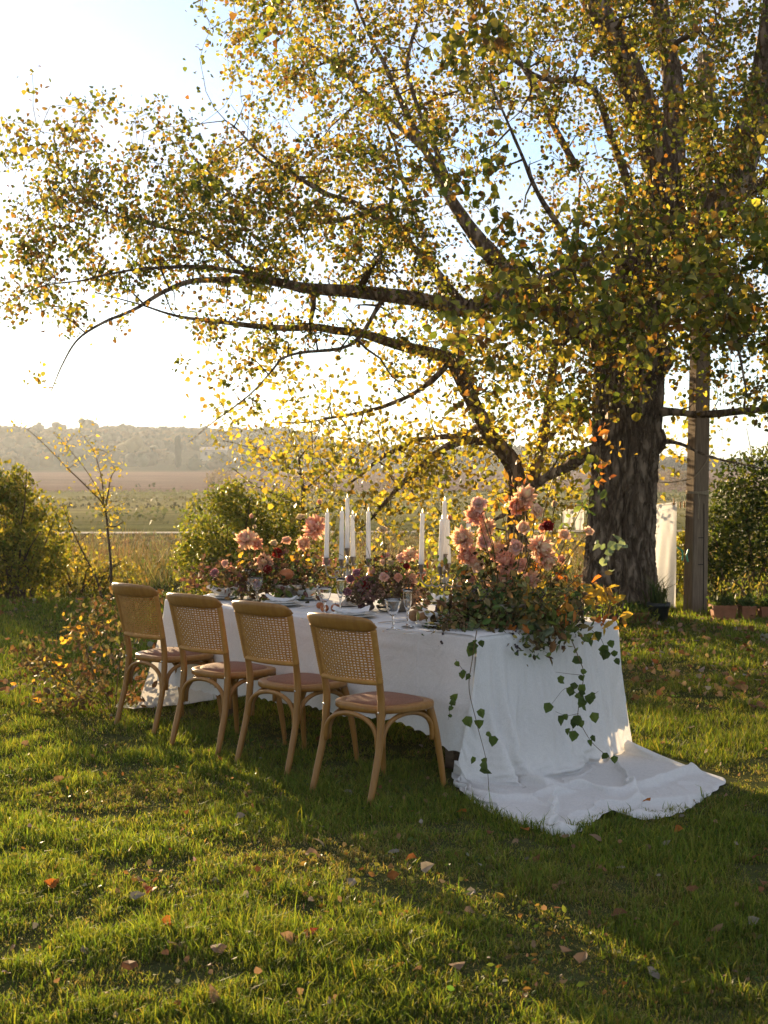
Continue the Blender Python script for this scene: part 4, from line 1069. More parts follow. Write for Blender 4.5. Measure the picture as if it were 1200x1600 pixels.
    F = [tuple(q) for q in np.stack([i * 16 + j, i * 16 + j2, (i + 1) * 16 + j2, (i + 1) * 16 + j], -1).reshape(-1, 4)] + [tuple(range(15, -1, -1)), tuple(32 * 16 + q for q in range(16))]
    a = Acc(); a.add(R_.reshape(-1, 3), F); a.build('top_rail', M_wood, r)
    for sx_ in (-1, 1):
        a = Acc(); V, F = lathe([(.001, 0), (.006, .0), (.006, .003), (.001, .005)], 10); V = V[:, [0, 2, 1]] * np.array([1, -1, 1]) + np.array([sx_ * .193, -.224, .44]); a.add(V, F); a.build('screw', M_steel, r)
    return r
ch0 = chair_proto()
CH = [((-.005, 7.03), 45, 'cane backed wooden chair nearest the draped table end, first in the row'),
      ((-.455, 7.73), 44, 'cane backed wooden chair second in the row from the draped end'),
      ((-.885, 8.20), 43, 'cane backed wooden chair third in the row, second from the dry branches'),
      ((-1.325, 8.84), 46, 'cane backed wooden chair last in the row, beside the dry branches on the grass')]
for k, ((x, y), ang, lab) in enumerate(CH):
    c = ch0 if k == 0 else copy_tree(ch0)
    c.location = (x, y, float(ht([x], [y])[0]) - .005); c.rotation_euler = (0, 0, -math.radians(ang)); c['label'] = lab
c = copy_tree(ch0); p = T0 + TU * 1.46 + TV * 1.22
c.location = (p[0], p[1], 0); c.rotation_euler = (0, 0, math.pi - math.radians(48)); c['label'] = 'cane backed chair on the far side of the table, seen behind the candelabra'
# ------------------------------------------------------------------ place settings
TOPZ = TZ + .004
def on(px, py, z=TOPZ): return G(px, py, z)
CHARGER = [(0, .004), (.085, .003), (.10, .006), (.138, .015), (.142, .0165), (.142, .019), (.136, .018), (.10, .010), (0, .008)]
PLATE = [(0, .003), (.065, .002), (.078, .005), (.105, .014), (.1075, .0155), (.107, .018), (.10, .017), (.075, .0095), (0, .0075)]
BOWL = [(0, .003), (.045, .002), (.05, .006), (.085, .034), (.092, .040), (.092, .043), (.086, .041), (.05, .012), (0, .009)]
def lathe_obj(name, prof, mat, label, cat, loc, n=40, group=None, rz=0.0):
    a = Acc(); a.add(*lathe(prof, n)); o = a.build(name, mat, None, True, loc); o.rotation_euler.z = rz
    return tag(o, label, cat, group)
def napkin(loc, rz, label):
    """loosely folded linen with one corner standing up"""
    n = 26; u, v = np.meshgrid(np.linspace(-1, 1, n), np.linspace(-1, 1, 16), indexing='ij')
    x = u * .105; y = v * .045 * (1 - .25 * u)
    z = .010 + .016 * np.exp(-((v - .25 * u) / .35) ** 2) + .030 * smooth(.35, 1, u) * (.6 + .4 * v) + .018 * smooth(-.5, -1, u) + .006 * fbm(np.stack([u.ravel() * 4, v.ravel() * 4, 0 * u.ravel() + rz], -1), 3, 5).reshape(u.shape)
    Vt = np.stack([x, y, z], -1); a = Acc(); a.add(*grid(Vt))
    Vb = Vt.copy(); Vb[..., 2] -= .005 + .004 * (1 - v ** 2); Vb[..., 0] *= .96; Vf, Ff = grid(Vb); a.add(Vf, Ff[:, ::-1])
    o = a.build('napkin', M_napkin, None, True, loc); o.rotation_euler.z = rz
    return tag(o, label, 'napkin', 'folded white napkins on the plates')
SET = [((690, 978), 'half under the big flower arrangement', True),
       ((550, 964), 'behind the nearest chair', True),
       ((440, 946), 'behind the second chair of the row', True),
       ((350, 935), 'behind the third chair of the row', True),
       ((474, 936), 'on the far side behind green leaves', False),
       ((693, 941), 'before the far side chair', False)]
for k, ((px, py), where, nearside) in enumerate(SET):
    p = on(px, py); rz = TROT + (.15 * math.sin(k * 2.3))
    lathe_obj('charger_plate', CHARGER, M_china, 'wide white charger plate ' + where, 'plate', p, 48, 'white charger plates')
    lathe_obj('dinner_plate', PLATE, M_china, 'smaller white plate on the charger ' + where, 'plate', p + [0, 0, .0115], 40, 'white dinner plates')
    z = p + [0, 0, .0215]
    if k in (0, 3, 4):
        lathe_obj('bowl', BOWL, M_china, 'shallow white bowl on the plates ' + where, 'bowl', z, 40, 'white bowls'); z = z + [0, 0, .026]
    napkin(z, rz + (math.pi if k % 2 else 0) + .5, 'folded white napkin on the plate ' + where)
def cutlery(kind, loc, rz, label):
    a = Acc()
    if kind == 'knife': outl = [(-.10, .007, .003), (-.05, .008, .004), (0, .006, .003), (.02, .009, .0025), (.08, .010, .002), (.115, .003, .0015)]
    else: outl = [(-.10, .008, .003), (-.06, .006, .003), (.02, .004, .003), (.045, .012, .003), (.06, .0125, .002)]
    V = []; 
    for x, w, h in outl: V += [(x, -w, .002), (x, w, .002), (x, w * .7, .002 + h), (x, -w * .7, .002 + h)]
    F = []
    for i in range(len(outl) - 1):
        for j in range(4): F.append((i * 4 + j, i * 4 + (j + 1) % 4, i * 4 + 4 + (j + 1) % 4, i * 4 + 4 + j))
    F += [(3, 2, 1, 0), tuple((len(outl) - 1) * 4 + q for q in range(4))]
    a.add(V, F)
    if kind == 'fork':
        for y in (-.010, -.0035, .0035, .010):
            a.add(*box(.058, .105, y - .0016, y + .0016, .0025, .0048))
    o = a.build(kind, M_steel, None, False, loc); o.rotation_euler.z = rz
    return tag(o, label, kind)
across = math.atan2(TV[1], TV[0])
for kind, px, py, lab in [('fork', 622, 985, 'silver fork lying left of the end plate'), ('knife', 655, 989, 'silver knife at the cloth edge by the end plate'), ('knife', 612, 972, 'silver knife right of the plate behind the nearest chair'),
                          ('fork', 490, 966, 'silver fork left of the plate behind the nearest chair'), ('knife', 487, 948, 'silver knife right of the plate behind the second chair')]:
    cutlery(kind, on(px, py, TOPZ + .001), across + rng.uniform(-.1, .1), lab)
# ------------------------------------------------------------------ glasses
def goblet(px, py, label, flute=False):
    p = on(px, py); r = thing('champagne_flute' if flute else 'wine_goblet', p, label, 'glass', 'cut crystal glasses on the table', rng.uniform(0, 3))
    n = 20
    if flute: R, h0, h1, base = .025, .085, .205, .034
    else: R, h0, h1, base = .042, .075, .165, .037
    z = np.linspace(0, 1, 9); rr = R * np.clip(.28 + .72 * (1 - (1 - z) ** (3 if flute else 2.2)) ** .8, 0, 1) * (1 + .04 * z)
    outer = [(.004, h0)] + [(rr[k], h0 + (h1 - h0) * z[k]) for k in range(9)]
    inner = [(rr[k] - .0016, h0 + (h1 - h0) * z[k] + (.003 if k == 0 else 0)) for k in range(8, -1, -1)] + [(.0005, h0 + .005)]
    V, F = lathe([(.0005, h0 - .001)] + outer + inner, n); 
    th = np.arctan2(V[:, 1], V[:, 0]); zz = (V[:, 2] - h0) / (h1 - h0)
    k = 1 - .045 * np.abs(np.cos(th * 5)) * ((zz > .05) & (zz < .72)); V[:, :2] *= k[:, None]
    a = Acc(); a.add(V, F); a.build('bowl', M_glass, r)
    a = Acc(); a.add(*lathe([(.0005, .006), (.010, .009), (.0055, .02), (.0045, .036), (.0085, .044), (.005, .052), (.0065, h0 - .006), (.010, h0 - .0025), (.0005, h0 - .0015)], 10)); a.build('stem', M_glass, r)
    a = Acc(); a.add(*lathe([(.0005, .0005), (base, .001), (base, .003), (.012, .0058), (.0005, .0058)], 24)); a.build('foot', M_glass, r)
goblet(614, 984, 'cut crystal goblet in front of the pink flowers, beside the flute')
goblet(637, 979, 'tall crystal flute right of the goblet by the pink flowers', True)
goblet(507, 961, 'cut crystal goblet left of the first candelabra stem')
goblet(532, 957, 'tall crystal flute under the first candelabra', True)
goblet(401, 942, 'cut crystal goblet by the far flower arrangement')
goblet(388, 938, 'tall crystal flute half hidden behind the far goblet', True)
gd = lathe_obj('glass_dish', [(0, .002), (.04, .002), (.055, .02), (.062, .036), (.059, .036), (.05, .02), (.036, .006), (0, .005)], M_glass, 'low cut glass dish between the napkin and the dark hydrangeas', 'dish', on(603, 955), 24)

# ------------------------------------------------------------------ candelabra, candles
M_wick = plain('wick', (.10, .08, .06), None, 9)
def flame():
    m, nt, o = nodes('candle_flame'); e = N_(nt, 'ShaderNodeEmission', Strength=2.2); e.inputs['Color'].default_value = (1, .80, .45, 1); nt.links.new(e.outputs[0], o.inputs[0]); return m
M_flame = flame()
def candelabra(p, rz, label, cname, lens):
    r = thing('candelabra', p, label, 'candelabra', 'tarnished silver candelabra', rz)
    def lt(name, prof, loc=(0, 0, 0), n=18): a = Acc(); a.add(*lathe(prof, n)); return a.build(name, M_silver, r, True, loc)
    lt('base', [(.0005, 0), (.058, .0), (.062, .006), (.055, .012), (.038, .018), (.030, .030), (.016, .042), (.012, .055), (.0005, .056)], n=28)
    lt('shaft', [(.0005, .05), (.012, .055), (.009, .08), (.014, .095), (.008, .11), (.0075, .16), (.013, .18), (.017, .19), (.011, .205), (.008, .22), (.007, .25), (.012, .262), (.008, .275), (.0075, .315), (.0005, .318)])
    cup = [(.0005, 0), (.007, .0), (.010, .006), (.012, .02), (.016, .044), (.022, .048), (.022, .051), (.0165, .052), (.0165, .046), (.0005, .044)]
    lt('candle_cup', cup, (0, 0, .312))
    tops = [(0, 0, .357)]
    for k in range(4):
        an = k * math.pi / 2; c, s_ = math.cos(an), math.sin(an)
        q = [(.008, .195), (.03, .178), (.055, .172), (.075, .188), (.078, .212), (.062, .220), (.055, .206), (.066, .196)]
        q2 = [(.07, .181), (.095, .176), (.120, .186), (.137, .212), (.138, .236), (.136, .252)]
        a = Acc()
        for Q_, R_ in ((q, .0045), (q2, .0048)):
            Q_ = smooth_path(np.array([(x * c, x * s_, z) for x, z in Q_]), 5); a.add(*tube(Q_, np.linspace(R_ * 1.15, R_ * .85, len(Q_)), 7))
        a.build('arm', M_silver, r); lt('candle_cup', cup, (.136 * c, .136 * s_, .250))
        a = Acc(); a.add(*lathe([(.0005, .0), (.022, .002), (.027, .006), (.0265, .008), (.0005, .005)], 18)); a.build('drip_pan', M_silver, r, True, (.136 * c, .136 * s_, .246))
        tops.append((.136 * c, .136 * s_, .295))
    R3 = Matrix.Rotation(rz, 3, 'Z')
    for (t_, L_, nm) in zip(tops, lens, cname):
        w = R3 @ Vector(t_); cd_ = thing('candle', (p[0] + w[0], p[1] + w[1], p[2] + w[2]), nm, 'candle', 'white taper candles')
        cd_.rotation_euler = (rng.normal(0, .018), rng.normal(0, .018), rng.uniform(0, 6))
        V, F = lathe([(.0005, 0)] + [(.0155 - .004 * z, z * L_) for z in np.linspace(0, 1, 22)] + [(.008, L_ + .003), (.0005, L_ + .001)], 16)
        an = np.arctan2(V[:, 1], V[:, 0]); V[:, :2] *= (1 + .10 * np.clip(vnoise(np.stack([np.cos(an) * 2, np.sin(an) * 2, V[:, 2] * 6 + p[0] * 9], -1), 4), 0, 1))[:, None]
        a = Acc(); a.add(V, F); a.build('wax', M_wax, cd_)
        for d_ in range(2):
            an = rng.uniform(0, 6.28); a = Acc(); zt = L_ * rng.uniform(.75, .99); zb = zt - rng.uniform(.04, .12)
            a.add(*tube(np.array([(.0128 * math.cos(an), .0128 * math.sin(an), z) for z in np.linspace(zt, zb, 6)]), [.001, .0022, .0024, .0025, .0032, .001], 6)); a.build('wax_drip', M_wax, cd_)
        a = Acc(); a.add(*tube([(0, 0, L_), (.0005, 0, L_ + .006), (.001, 0, L_ + .010)], .0010, 5)); a.build('wick', M_wick, cd_)
        a = Acc(); a.add(*lathe([(.0003, L_ + .006), (.0032, L_ + .010), (.0040, L_ + .015), (.0028, L_ + .023), (.0003, L_ + .031)], 10)); a.build('flame', M_flame, cd_)
candelabra(TP(1.667, .55, TOPZ), math.radians(166), 'tarnished silver five arm candelabra in the middle of the table',
           ['tall centre candle of the middle candelabra', 'left outermost candle of the middle candelabra', 'short candle in front of the middle candelabra centre', 'right outermost candle of the middle candelabra', 'candle just right of centre at the back of the middle candelabra'], [.315, .285, .30, .295, .27])
candelabra(TP(.80, .55, TOPZ), math.radians(168), 'tarnished silver candelabra beside the large flower arrangement',
           ['tallest candle by the large arrangement, on the second candelabra', 'leftmost candle of the second candelabra, clear of the flowers', 'front candle of the second candelabra', 'candle of the second candelabra half hidden in the peach blooms', 'back candle of the second candelabra'], [.31, .30, .27, .29, .26])

# ------------------------------------------------------------------ flowers
def petal_mesh(L_, Wd, curl, cup, n=5, m=3, ruff=0.0, seed=0):
    u, v = np.meshgrid(np.linspace(0, 1, n), np.linspace(-1, 1, m), indexing='ij')
    w = Wd * np.sin(np.clip(u * .88 + .12, 0, 1) * math.pi) ** .6
    an = curl * u; y = L_ * np.where(np.abs(an) > 1e-3, np.sin(an) / np.maximum(np.abs(curl), 1e-3) * np.sign(curl), u); z = L_ * (1 - np.cos(an)) / max(abs(curl), 1e-3) * (1 if curl > 0 else -1)
    x = v * w; z = z + cup * (v ** 2) * Wd + ruff * u * Wd * np.sin(v * 7 + seed)
    return np.stack([x, y, z], -1)
def bloom(name, kind, mat, col, seed):
    """returns a mesh of one open flower facing +z, unit radius about 1"""
    r = np.random.default_rng(seed); a = Acc()
    if kind == 'chrysanthemum':
        layers = [(8, .35, 1.4, 1.5), (12, .58, 1.1, 1.7), (16, .8, .8, 1.6), (18, .98, .45, 1.4), (18, 1.05, .1, 1.0), (14, 1.0, -.3, .3), (10, .95, -.7, -.4)]
        wid = .20
    elif kind == 'carnation':
        layers = [(7, .30, 1.4, .2), (9, .5, 1.15, .1), (11, .68, .85, -.2), (12, .85, .5, -.5), (11, .95, .15, -.7)]; wid = .34
    elif kind == 'rose':
        layers = [(3, .42, 1.5, .9), (4, .55, 1.3, .7), (5, .7, 1.05, .4), (5, .85, .75, .0), (6, .95, .4, -.4)]; wid = .42
    else:
        layers = [(4, .75, 1.45, .8), (5, .8, 1.3, .6)]; wid = .34
    for (n, L_, el, curl) in layers:
        off = r.uniform(0, 6)
        for k in range(n):
            P_ = petal_mesh(L_ * r.uniform(.85, 1.12), wid * r.uniform(.85, 1.2), curl * r.uniform(.7, 1.3) + .01, .5 if kind != 'chrysanthemum' else 1.1, 5, 3, .35 if kind == 'carnation' else 0, k)
            e = el + r.normal(0, .1); az = off + k * 2 * math.pi / n + r.normal(0, .12)
            M = np.array(Matrix.Rotation(az, 3, 'Z') @ Matrix.Rotation(e, 3, 'X'))
            V = P_.reshape(-1, 3) @ M.T; V[:, :2] += 0; V[:, 2] += .05 - .02 * (1.5 - el)
            c = np.clip(np.array(col) * r.uniform(.75, 1.2) * np.array([1, r.uniform(.9, 1.1), r.uniform(.85, 1.15)]), .01, .95)
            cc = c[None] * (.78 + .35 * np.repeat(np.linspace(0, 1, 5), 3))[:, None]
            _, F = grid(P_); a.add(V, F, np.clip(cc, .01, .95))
    # calyx
    V, F = lathe([(.0, -.22), (.12, -.18), (.2, -.02), (.12, .06), (.0, .08)], 8); a.add(V, F, (.10, .11, .03))
    return a.mesh(name, mat)
PEACH, PINK, CORAL, RED, MAUVE, CREAM = (.88, .61, .42), (.88, .60, .50), (.86, .50, .35), (.30, .035, .03), (.45, .24, .28), (.78, .64, .42)
BL = {}
for c_n, c in (('peach', PEACH), ('pink', PINK), ('coral', CORAL), ('red', RED), ('mauve', MAUVE), ('cream', CREAM)):
    for kd in ('chrysanthemum', 'carnation', 'rose', 'bud'):
        BL[c_n, kd] = [bloom('bloom', kd, M_petal, c, hash(len(BL)) + 3 * q) for q in range(2 if kd == 'chrysanthemum' else 1)]
AXIS_UP = Vector((0, 0, 1))
def put_bloom(root, P, face, rad, cname, kind, root_at=None):
    L = Vector(root.location); m = BL[cname, kind][int(rng.integers(len(BL[cname, kind])))]
    q = Vector(face).normalized().to_track_quat('Z', 'Y').to_euler()
    q.rotate_axis('Z', rng.uniform(0, 6))
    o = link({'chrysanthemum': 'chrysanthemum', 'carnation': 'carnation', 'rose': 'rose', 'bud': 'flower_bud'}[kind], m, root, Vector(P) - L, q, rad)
    if root_at is not None:
        a0 = np.array(root_at) - np.array(L); a1 = np.array(Vector(P) - L) - np.array(Vector(face).normalized()) * rad * .12; u = np.linspace(0, 1, 8)[:, None]
        Q = a0 * (1 - u) + a1 * u + rng.normal(0, .02, 3) * np.sin(u * 3.14); a = Acc(); a.add(*tube(Q, np.linspace(.0032, .0024, 8), 5, False), np.array((.13, .13, .04))); a.build('stem', M_dry, root)
def sprays(root, n, centers, spread, size, pal, shape='oval', name='foliage', droop=.2, mat=None):
    c = np.array(centers); p = c[rng.integers(len(c), size=n)] + rng.normal(size=(n, 3)) * np.array(spread)
    p[:, 2] = np.maximum(p[:, 2], TOPZ + .012) if np.min(c[:, 2]) > TOPZ else p[:, 2]
    a = Acc(); a.add(*leaves(p - np.array(root.location), size * rng.uniform(.55, 1.4, n), pick(pal, n, .25), shape, droop)); o = a.build(name, mat or M_dry, root, False); o['kind'] = 'stuff'; return o
def berries(root, centers, n, r, mat, spread=.03, name='berry_cluster'):
    for c in centers:
        a = Acc()
        for k in range(n):
            p = np.array(c) + rng.normal(size=3) * np.array([spread * .7, spread * .7, spread * 1.3]) - np.array(root.location); a.add(IV1 * r * rng.uniform(.7, 1.2) + p, IF1)
        a.build(name, mat, root)['kind'] = 'stuff'
M_berry = plain('dark_berry', (.06, .035, .035), (.03, .02, .025), 30, .4, .4)
M_brownberry = plain('brown_seed', (.20, .12, .06), (.10, .06, .03), 40, .7, .2)
M_hyd = leafy('hydrangea', .2, .1, .7, (1, 1, 1))
DK = [(.06, .06, .022), (.09, .07, .03), (.10, .055, .03), (.05, .055, .02), (.13, .09, .035)]
GR = [(.08, .12, .03), (.11, .15, .04), (.14, .16, .05), (.06, .09, .028)]
YL = [(.42, .28, .05), (.48, .30, .06), (.40, .20, .04), (.24, .22, .05)]
def twigs_of(root, paths, name='twig', r=.003, mat=None):
    for q in paths:
        Q = smooth_path(np.array(q) - np.array(root.location), 5); a = Acc(); a.add(*tube(Q, np.linspace(r, r * .45, len(Q)), 5, False), np.array((.12, .085, .04))); a.build(name, mat or M_dry, root)
LM_green = leaf_meshes([GR[0], GR[1], GR[2], (.16, .20, .05)], M_leaf, 'oval')
LM_ivy = leaf_meshes([(.06, .09, .022), (.08, .12, .028), (.10, .14, .03)], M_leaf, 'poplar')
LM_yel = leaf_meshes([YL[0], YL[1], YL[2]], M_leaf, 'oval')
LM_or = leaf_meshes([(.55, .20, .05), (.48, .14, .04), (.60, .30, .07)], M_leaf, 'oval')
LM_brown = leaf_meshes([(.20, .10, .04), (.13, .065, .03), (.26, .14, .05)], M_dry, 'oval', .35)
LM_grey = leaf_meshes([(.24, .28, .20), (.20, .25, .17)], M_leaf, 'poplar')
def leaf_bunch(root, c, n, spread, size, meshes, droop=.2):
    p = np.array(c) + rng.normal(size=(n, 3)) * np.array(spread) - np.array(root.location)
    leaf_objs(root, p, size * rng.uniform(.7, 1.3, n), meshes, droop)

# --- large arrangement at the near end
A0 = TP(.26, .50, TOPZ)
arrA = thing('flower_arrangement', A0, 'large wild arrangement of peach blooms and dark foliage over the near table end', 'flower arrangement')
a = Acc(); a.add(*lathe([(.0005, 0), (.07, .0), (.075, .01), (.11, .07), (.135, .12), (.13, .122), (.10, .07), (.0005, .03)], 24)); a.build('vase', M_silver, arrA)
def at(px, py, dd=0.0): return W(px, py, A0[1] + dd)
core = [at(800 + q * 60, 955 + w * 22, e) for q in (-1.3, -.6, 0, .6, 1.3) for w in (-1, 0, 1) for e in (-.18, .1)]
sprays(arrA, 2300, core, (.085, .10, .055), .043, DK[1:2] + GR + [(.17, .17, .06), (.2, .16, .06), (.24, .15, .06), (.15, .15, .06), (.2, .2, .07)], 'oval')
sprays(arrA, 1500, [at(x, y, e) for x, y, e in ((730, 950, -.1), (760, 900, .05), (820, 890, .1), (870, 900, .15), (900, 950, .1), (780, 985, -.2), (850, 985, -.2), (720, 985, -.1), (704, 962, -.12), (710, 985, -.14), (700, 985, -.14), (750, 875, .05), (790, 868, .1), (890, 975, 0), (770, 995, -.3), (820, 1000, -.3), (860, 1000, -.28), (715, 960, -.15))], (.055, .07, .045), .040, DK + GR[:2] + [(.24, .16, .05), (.18, .18, .05), (.28, .22, .06)], 'oval')
sprays(arrA, 420, [at(x, y, 0) for x, y in ((830, 920), (880, 930), (790, 930), (860, 880))], (.08, .1, .05), .028, [(.22, .15, .05), (.16, .11, .045)], 'lance')
FL = [(748, 790, .055, 'pink', 'carnation', (-.2, -.6, .7)), (744, 806, .055, 'coral', 'chrysanthemum', (-.5, -.7, .3)), (724, 842, .062, 'peach', 'chrysanthemum', (-.4, -.8, .3)), (731, 866, .055, 'coral', 'chrysanthemum', (-.3, -.8, -.1)),
      (756, 848, .05, 'pink', 'carnation', (.1, -.8, .4)), (820, 778, .062, 'peach', 'chrysanthemum', (.2, -.7, .6)), (808, 790, .05, 'coral', 'chrysanthemum', (-.2, -.8, -.2)), (820, 826, .045, 'peach', 'rose', (-.5, -.7, .3)),
      (842, 856, .065, 'peach', 'chrysanthemum', (.6, -.7, .1)), (852, 873, .055, 'peach', 'chrysanthemum', (.5, -.7, -.3)), (790, 880, .06, 'coral', 'chrysanthemum', (0, -.8, .5)), (812, 884, .05, 'pink', 'carnation', (.2, -.8, .4)),
      (786, 912, .07, 'peach', 'chrysanthemum', (-.1, -.9, .3)), (768, 925, .05, 'peach', 'chrysanthemum', (-.2, -.9, 0)), (856, 822, .035, 'red', 'carnation', (.2, -.8, .4)), (846, 826, .032, 'coral', 'rose', (.1, -.8, .4)), (881, 838, .042, 'peach', 'rose', (.1, -.7, .5)),
      (918, 832, .035, 'peach', 'rose', (.3, -.6, .5)), (866, 792, .035, 'cream', 'bud', (.1, -.2, 1)), (760, 825, .05, 'peach', 'chrysanthemum', (-.2, -.9, .2)), (776, 862, .055, 'peach', 'chrysanthemum', (0, -.9, .3)), (836, 800, .045, 'peach', 'rose', (.4, -.7, .4)), (806, 855, .045, 'pink', 'carnation', (.1, -.9, .3)), (830, 905, .045, 'peach', 'chrysanthemum', (.2, -.9, .2)), (748, 885, .045, 'peach', 'rose', (-.2, -.9, .2)), (876, 875, .03, 'coral', 'rose', (.3, -.7, .2)), (738, 905, .03, 'coral', 'rose', (-.3, -.8, .2)), (704, 812, .03, 'peach', 'bud', (-.3, -.4, .8))]
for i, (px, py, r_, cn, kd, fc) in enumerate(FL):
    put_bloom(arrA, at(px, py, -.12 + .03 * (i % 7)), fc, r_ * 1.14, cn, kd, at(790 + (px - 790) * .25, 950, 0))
# upright twigs and leafy shoots
sh = [[at(840, 940), at(868, 880), at(905, 800, .05), at(935, 745, .1), at(938, 690, .1)], [at(770, 930), at(735, 880), at(700, 850, -.1)], [at(800, 930), at(803, 840), at(812, 740)], [at(860, 930), at(862, 850), at(868, 770)], [at(850, 950), at(900, 905), at(930, 870)],
      [at(780, 920), at(770, 850), at(758, 800)], [at(850, 930), at(905, 850), at(940, 830)], [at(740, 940), at(715, 900, -.1), at(690, 880, -.15)], [at(880, 960), at(925, 935), at(955, 960)], [at(800, 930), at(790, 830), at(775, 760)], [at(830, 930), at(850, 800), at(880, 700)]]
twigs_of(arrA, sh, 'twig', .0035)
for px, py, m, n, s_ in ((935, 745, LM_or, 9, .05), (940, 668, LM_or, 9, .055), (955, 700, LM_yel, 4, .045), (928, 765, LM_green, 10, .05), (915, 790, LM_green, 7, .045), (890, 815, LM_green, 4, .04), (945, 720, LM_yel, 6, .045), (800, 760, LM_or, 4, .05), (812, 740, LM_or, 4, .04),
                         (712, 855, LM_green, 7, .045), (700, 870, LM_green, 5, .04), (720, 900, LM_green, 9, .045), (735, 885, LM_yel, 4, .04), (960, 850, LM_grey, 7, .045), (950, 875, LM_grey, 6, .04), (955, 940, LM_yel, 9, .05), (945, 960, LM_or, 6, .05), (960, 985, LM_yel, 5, .045), (930, 925, LM_yel, 9, .055),
                         (835, 925, LM_yel, 7, .042), (836, 905, LM_yel, 6, .04), (822, 950, LM_yel, 6, .045), (860, 965, LM_green, 6, .06), (835, 985, LM_grey, 12, .045), (810, 965, LM_or, 3, .06), (735, 1000, LM_grey, 12, .045), (750, 985, LM_green, 4, .05), (740, 1030, LM_yel, 4, .045), (745, 830, LM_yel, 6, .045), (760, 805, LM_green, 5, .045), (790, 840, LM_yel, 6, .045), (830, 850, LM_green, 6, .045), (870, 850, LM_yel, 6, .045), (880, 815, LM_green, 5, .04), (845, 890, LM_or, 5, .045), (800, 895, LM_yel, 7, .045), (760, 890, LM_green, 7, .05), (885, 885, LM_yel, 7, .05), (905, 905, LM_or, 7, .05), (825, 815, LM_yel, 5, .045), (715, 880, LM_or, 4, .04), (770, 790, LM_yel, 7, .05), (800, 810, LM_yel, 6, .05), (783, 775, LM_yel, 4, .05), (835, 800, LM_yel, 4, .05), (715, 945, LM_brown, 10, .045), (880, 945, LM_yel, 6, .045), (885, 960, LM_or, 7, .045), (870, 990, LM_brown, 6, .045), (900, 990, LM_green, 7, .05), (780, 1000, LM_green, 6, .04)):
    leaf_bunch(arrA, at(px, py, -.27 if py > 915 else .10), int(n * 1.2), (.04, .05, .038), s_ * (1.45 if py > 890 else 1.15), m)
berries(arrA, [at(x, y, -.33) for x, y in ((700, 985), (712, 960), (718, 1000), (698, 965), (725, 975), (708, 1010))], 26, .007, M_brownberry, .022)
berries(arrA, [at(x, y, -.36) for x, y in ((803, 1000), (806, 1015), (694, 1003))], 12, .007, M_berry, .014)
berries(arrA, [at(x, y, -.24) for x, y in ((760, 935), (845, 940), (900, 955), (740, 920))], 22, .006, M_berry, .03)
# trailing vines down the cloth
def vine(root, path, nl, size, meshes, spr=.03, r=.0028):
    Q = smooth_path(np.array(path), 8); a = Acc(); L = np.array(root.location); a.add(*tube(Q - L, np.linspace(r, r * .5, len(Q)), 5, False), np.array((.15, .10, .045)))
    v = a.build('vine', M_dry, root)
    for k in range(nl):
        i = int(rng.uniform(.05, 1) * (len(Q) - 1)); p = Q[i] - L + rng.normal(0, spr, 3) * np.array([1, .4, 1]) + np.array([0, -.012, 0])
        o = link('leaf', meshes[rng.integers(len(meshes))], v, p, None, float(size * rng.uniform(.6, 1.25)))
        d = Vector((rng.normal(0, .5), -.35 + rng.normal(0, .3), -1)); x = Vector((1, rng.normal(0, .6), 0)); n_ = x.cross(d).normalized(); x = d.cross(n_).normalized(); d.normalize()
        o.rotation_euler = Matrix(((x[0], d[0], n_[0]), (x[1], d[1], n_[1]), (x[2], d[2], n_[2]))).to_euler()
    return v
def atc(px, py, d): return W(px, py, d)
vine(arrA, [atc(745, 985, 7.12), atc(738, 1030, 7.05), atc(733, 1075, 7.02), atc(745, 1130, 6.98), atc(760, 1190, 6.92), atc(765, 1248, 6.84)], 16, .052, LM_ivy, .03)
vine(arrA, [atc(735, 1060, 7.02), atc(722, 1045, 7.0), atc(712, 1030, 7.0)], 3, .03, LM_ivy, .012, .0018)
vine(arrA, [atc(893, 1000, 7.36), atc(905, 1030, 7.30), atc(912, 1055, 7.26), atc(904, 1105, 7.2), atc(905, 1125, 7.18), atc(925, 1160, 7.18), atc(957, 1188, 7.2)], 12, .055, LM_ivy, .03)
for q in ([(910, 1055), (890, 1053), (868, 1050)], [(908, 1090), (885, 1075), (862, 1100)], [(905, 1105), (922, 1090), (935, 1080)], [(904, 1115), (885, 1118), (868, 1112)], [(905, 1120), (895, 1130), (895, 1148)]):
    vine(arrA, [atc(*q[0], 7.2), atc(*q[1], 7.19), atc(*q[2], 7.18)], 5, .048, LM_ivy, .016, .0016)
vine(arrA, [atc(925, 985, 7.45), atc(940, 1000, 7.4), atc(950, 1030, 7.35)], 9, .05, LM_ivy, .028, .002)
vine(arrA, [atc(708, 1085, 7.0), atc(704, 1105, 6.98), atc(700, 1125, 6.97)], 5, .04, LM_ivy, .014, .0016)

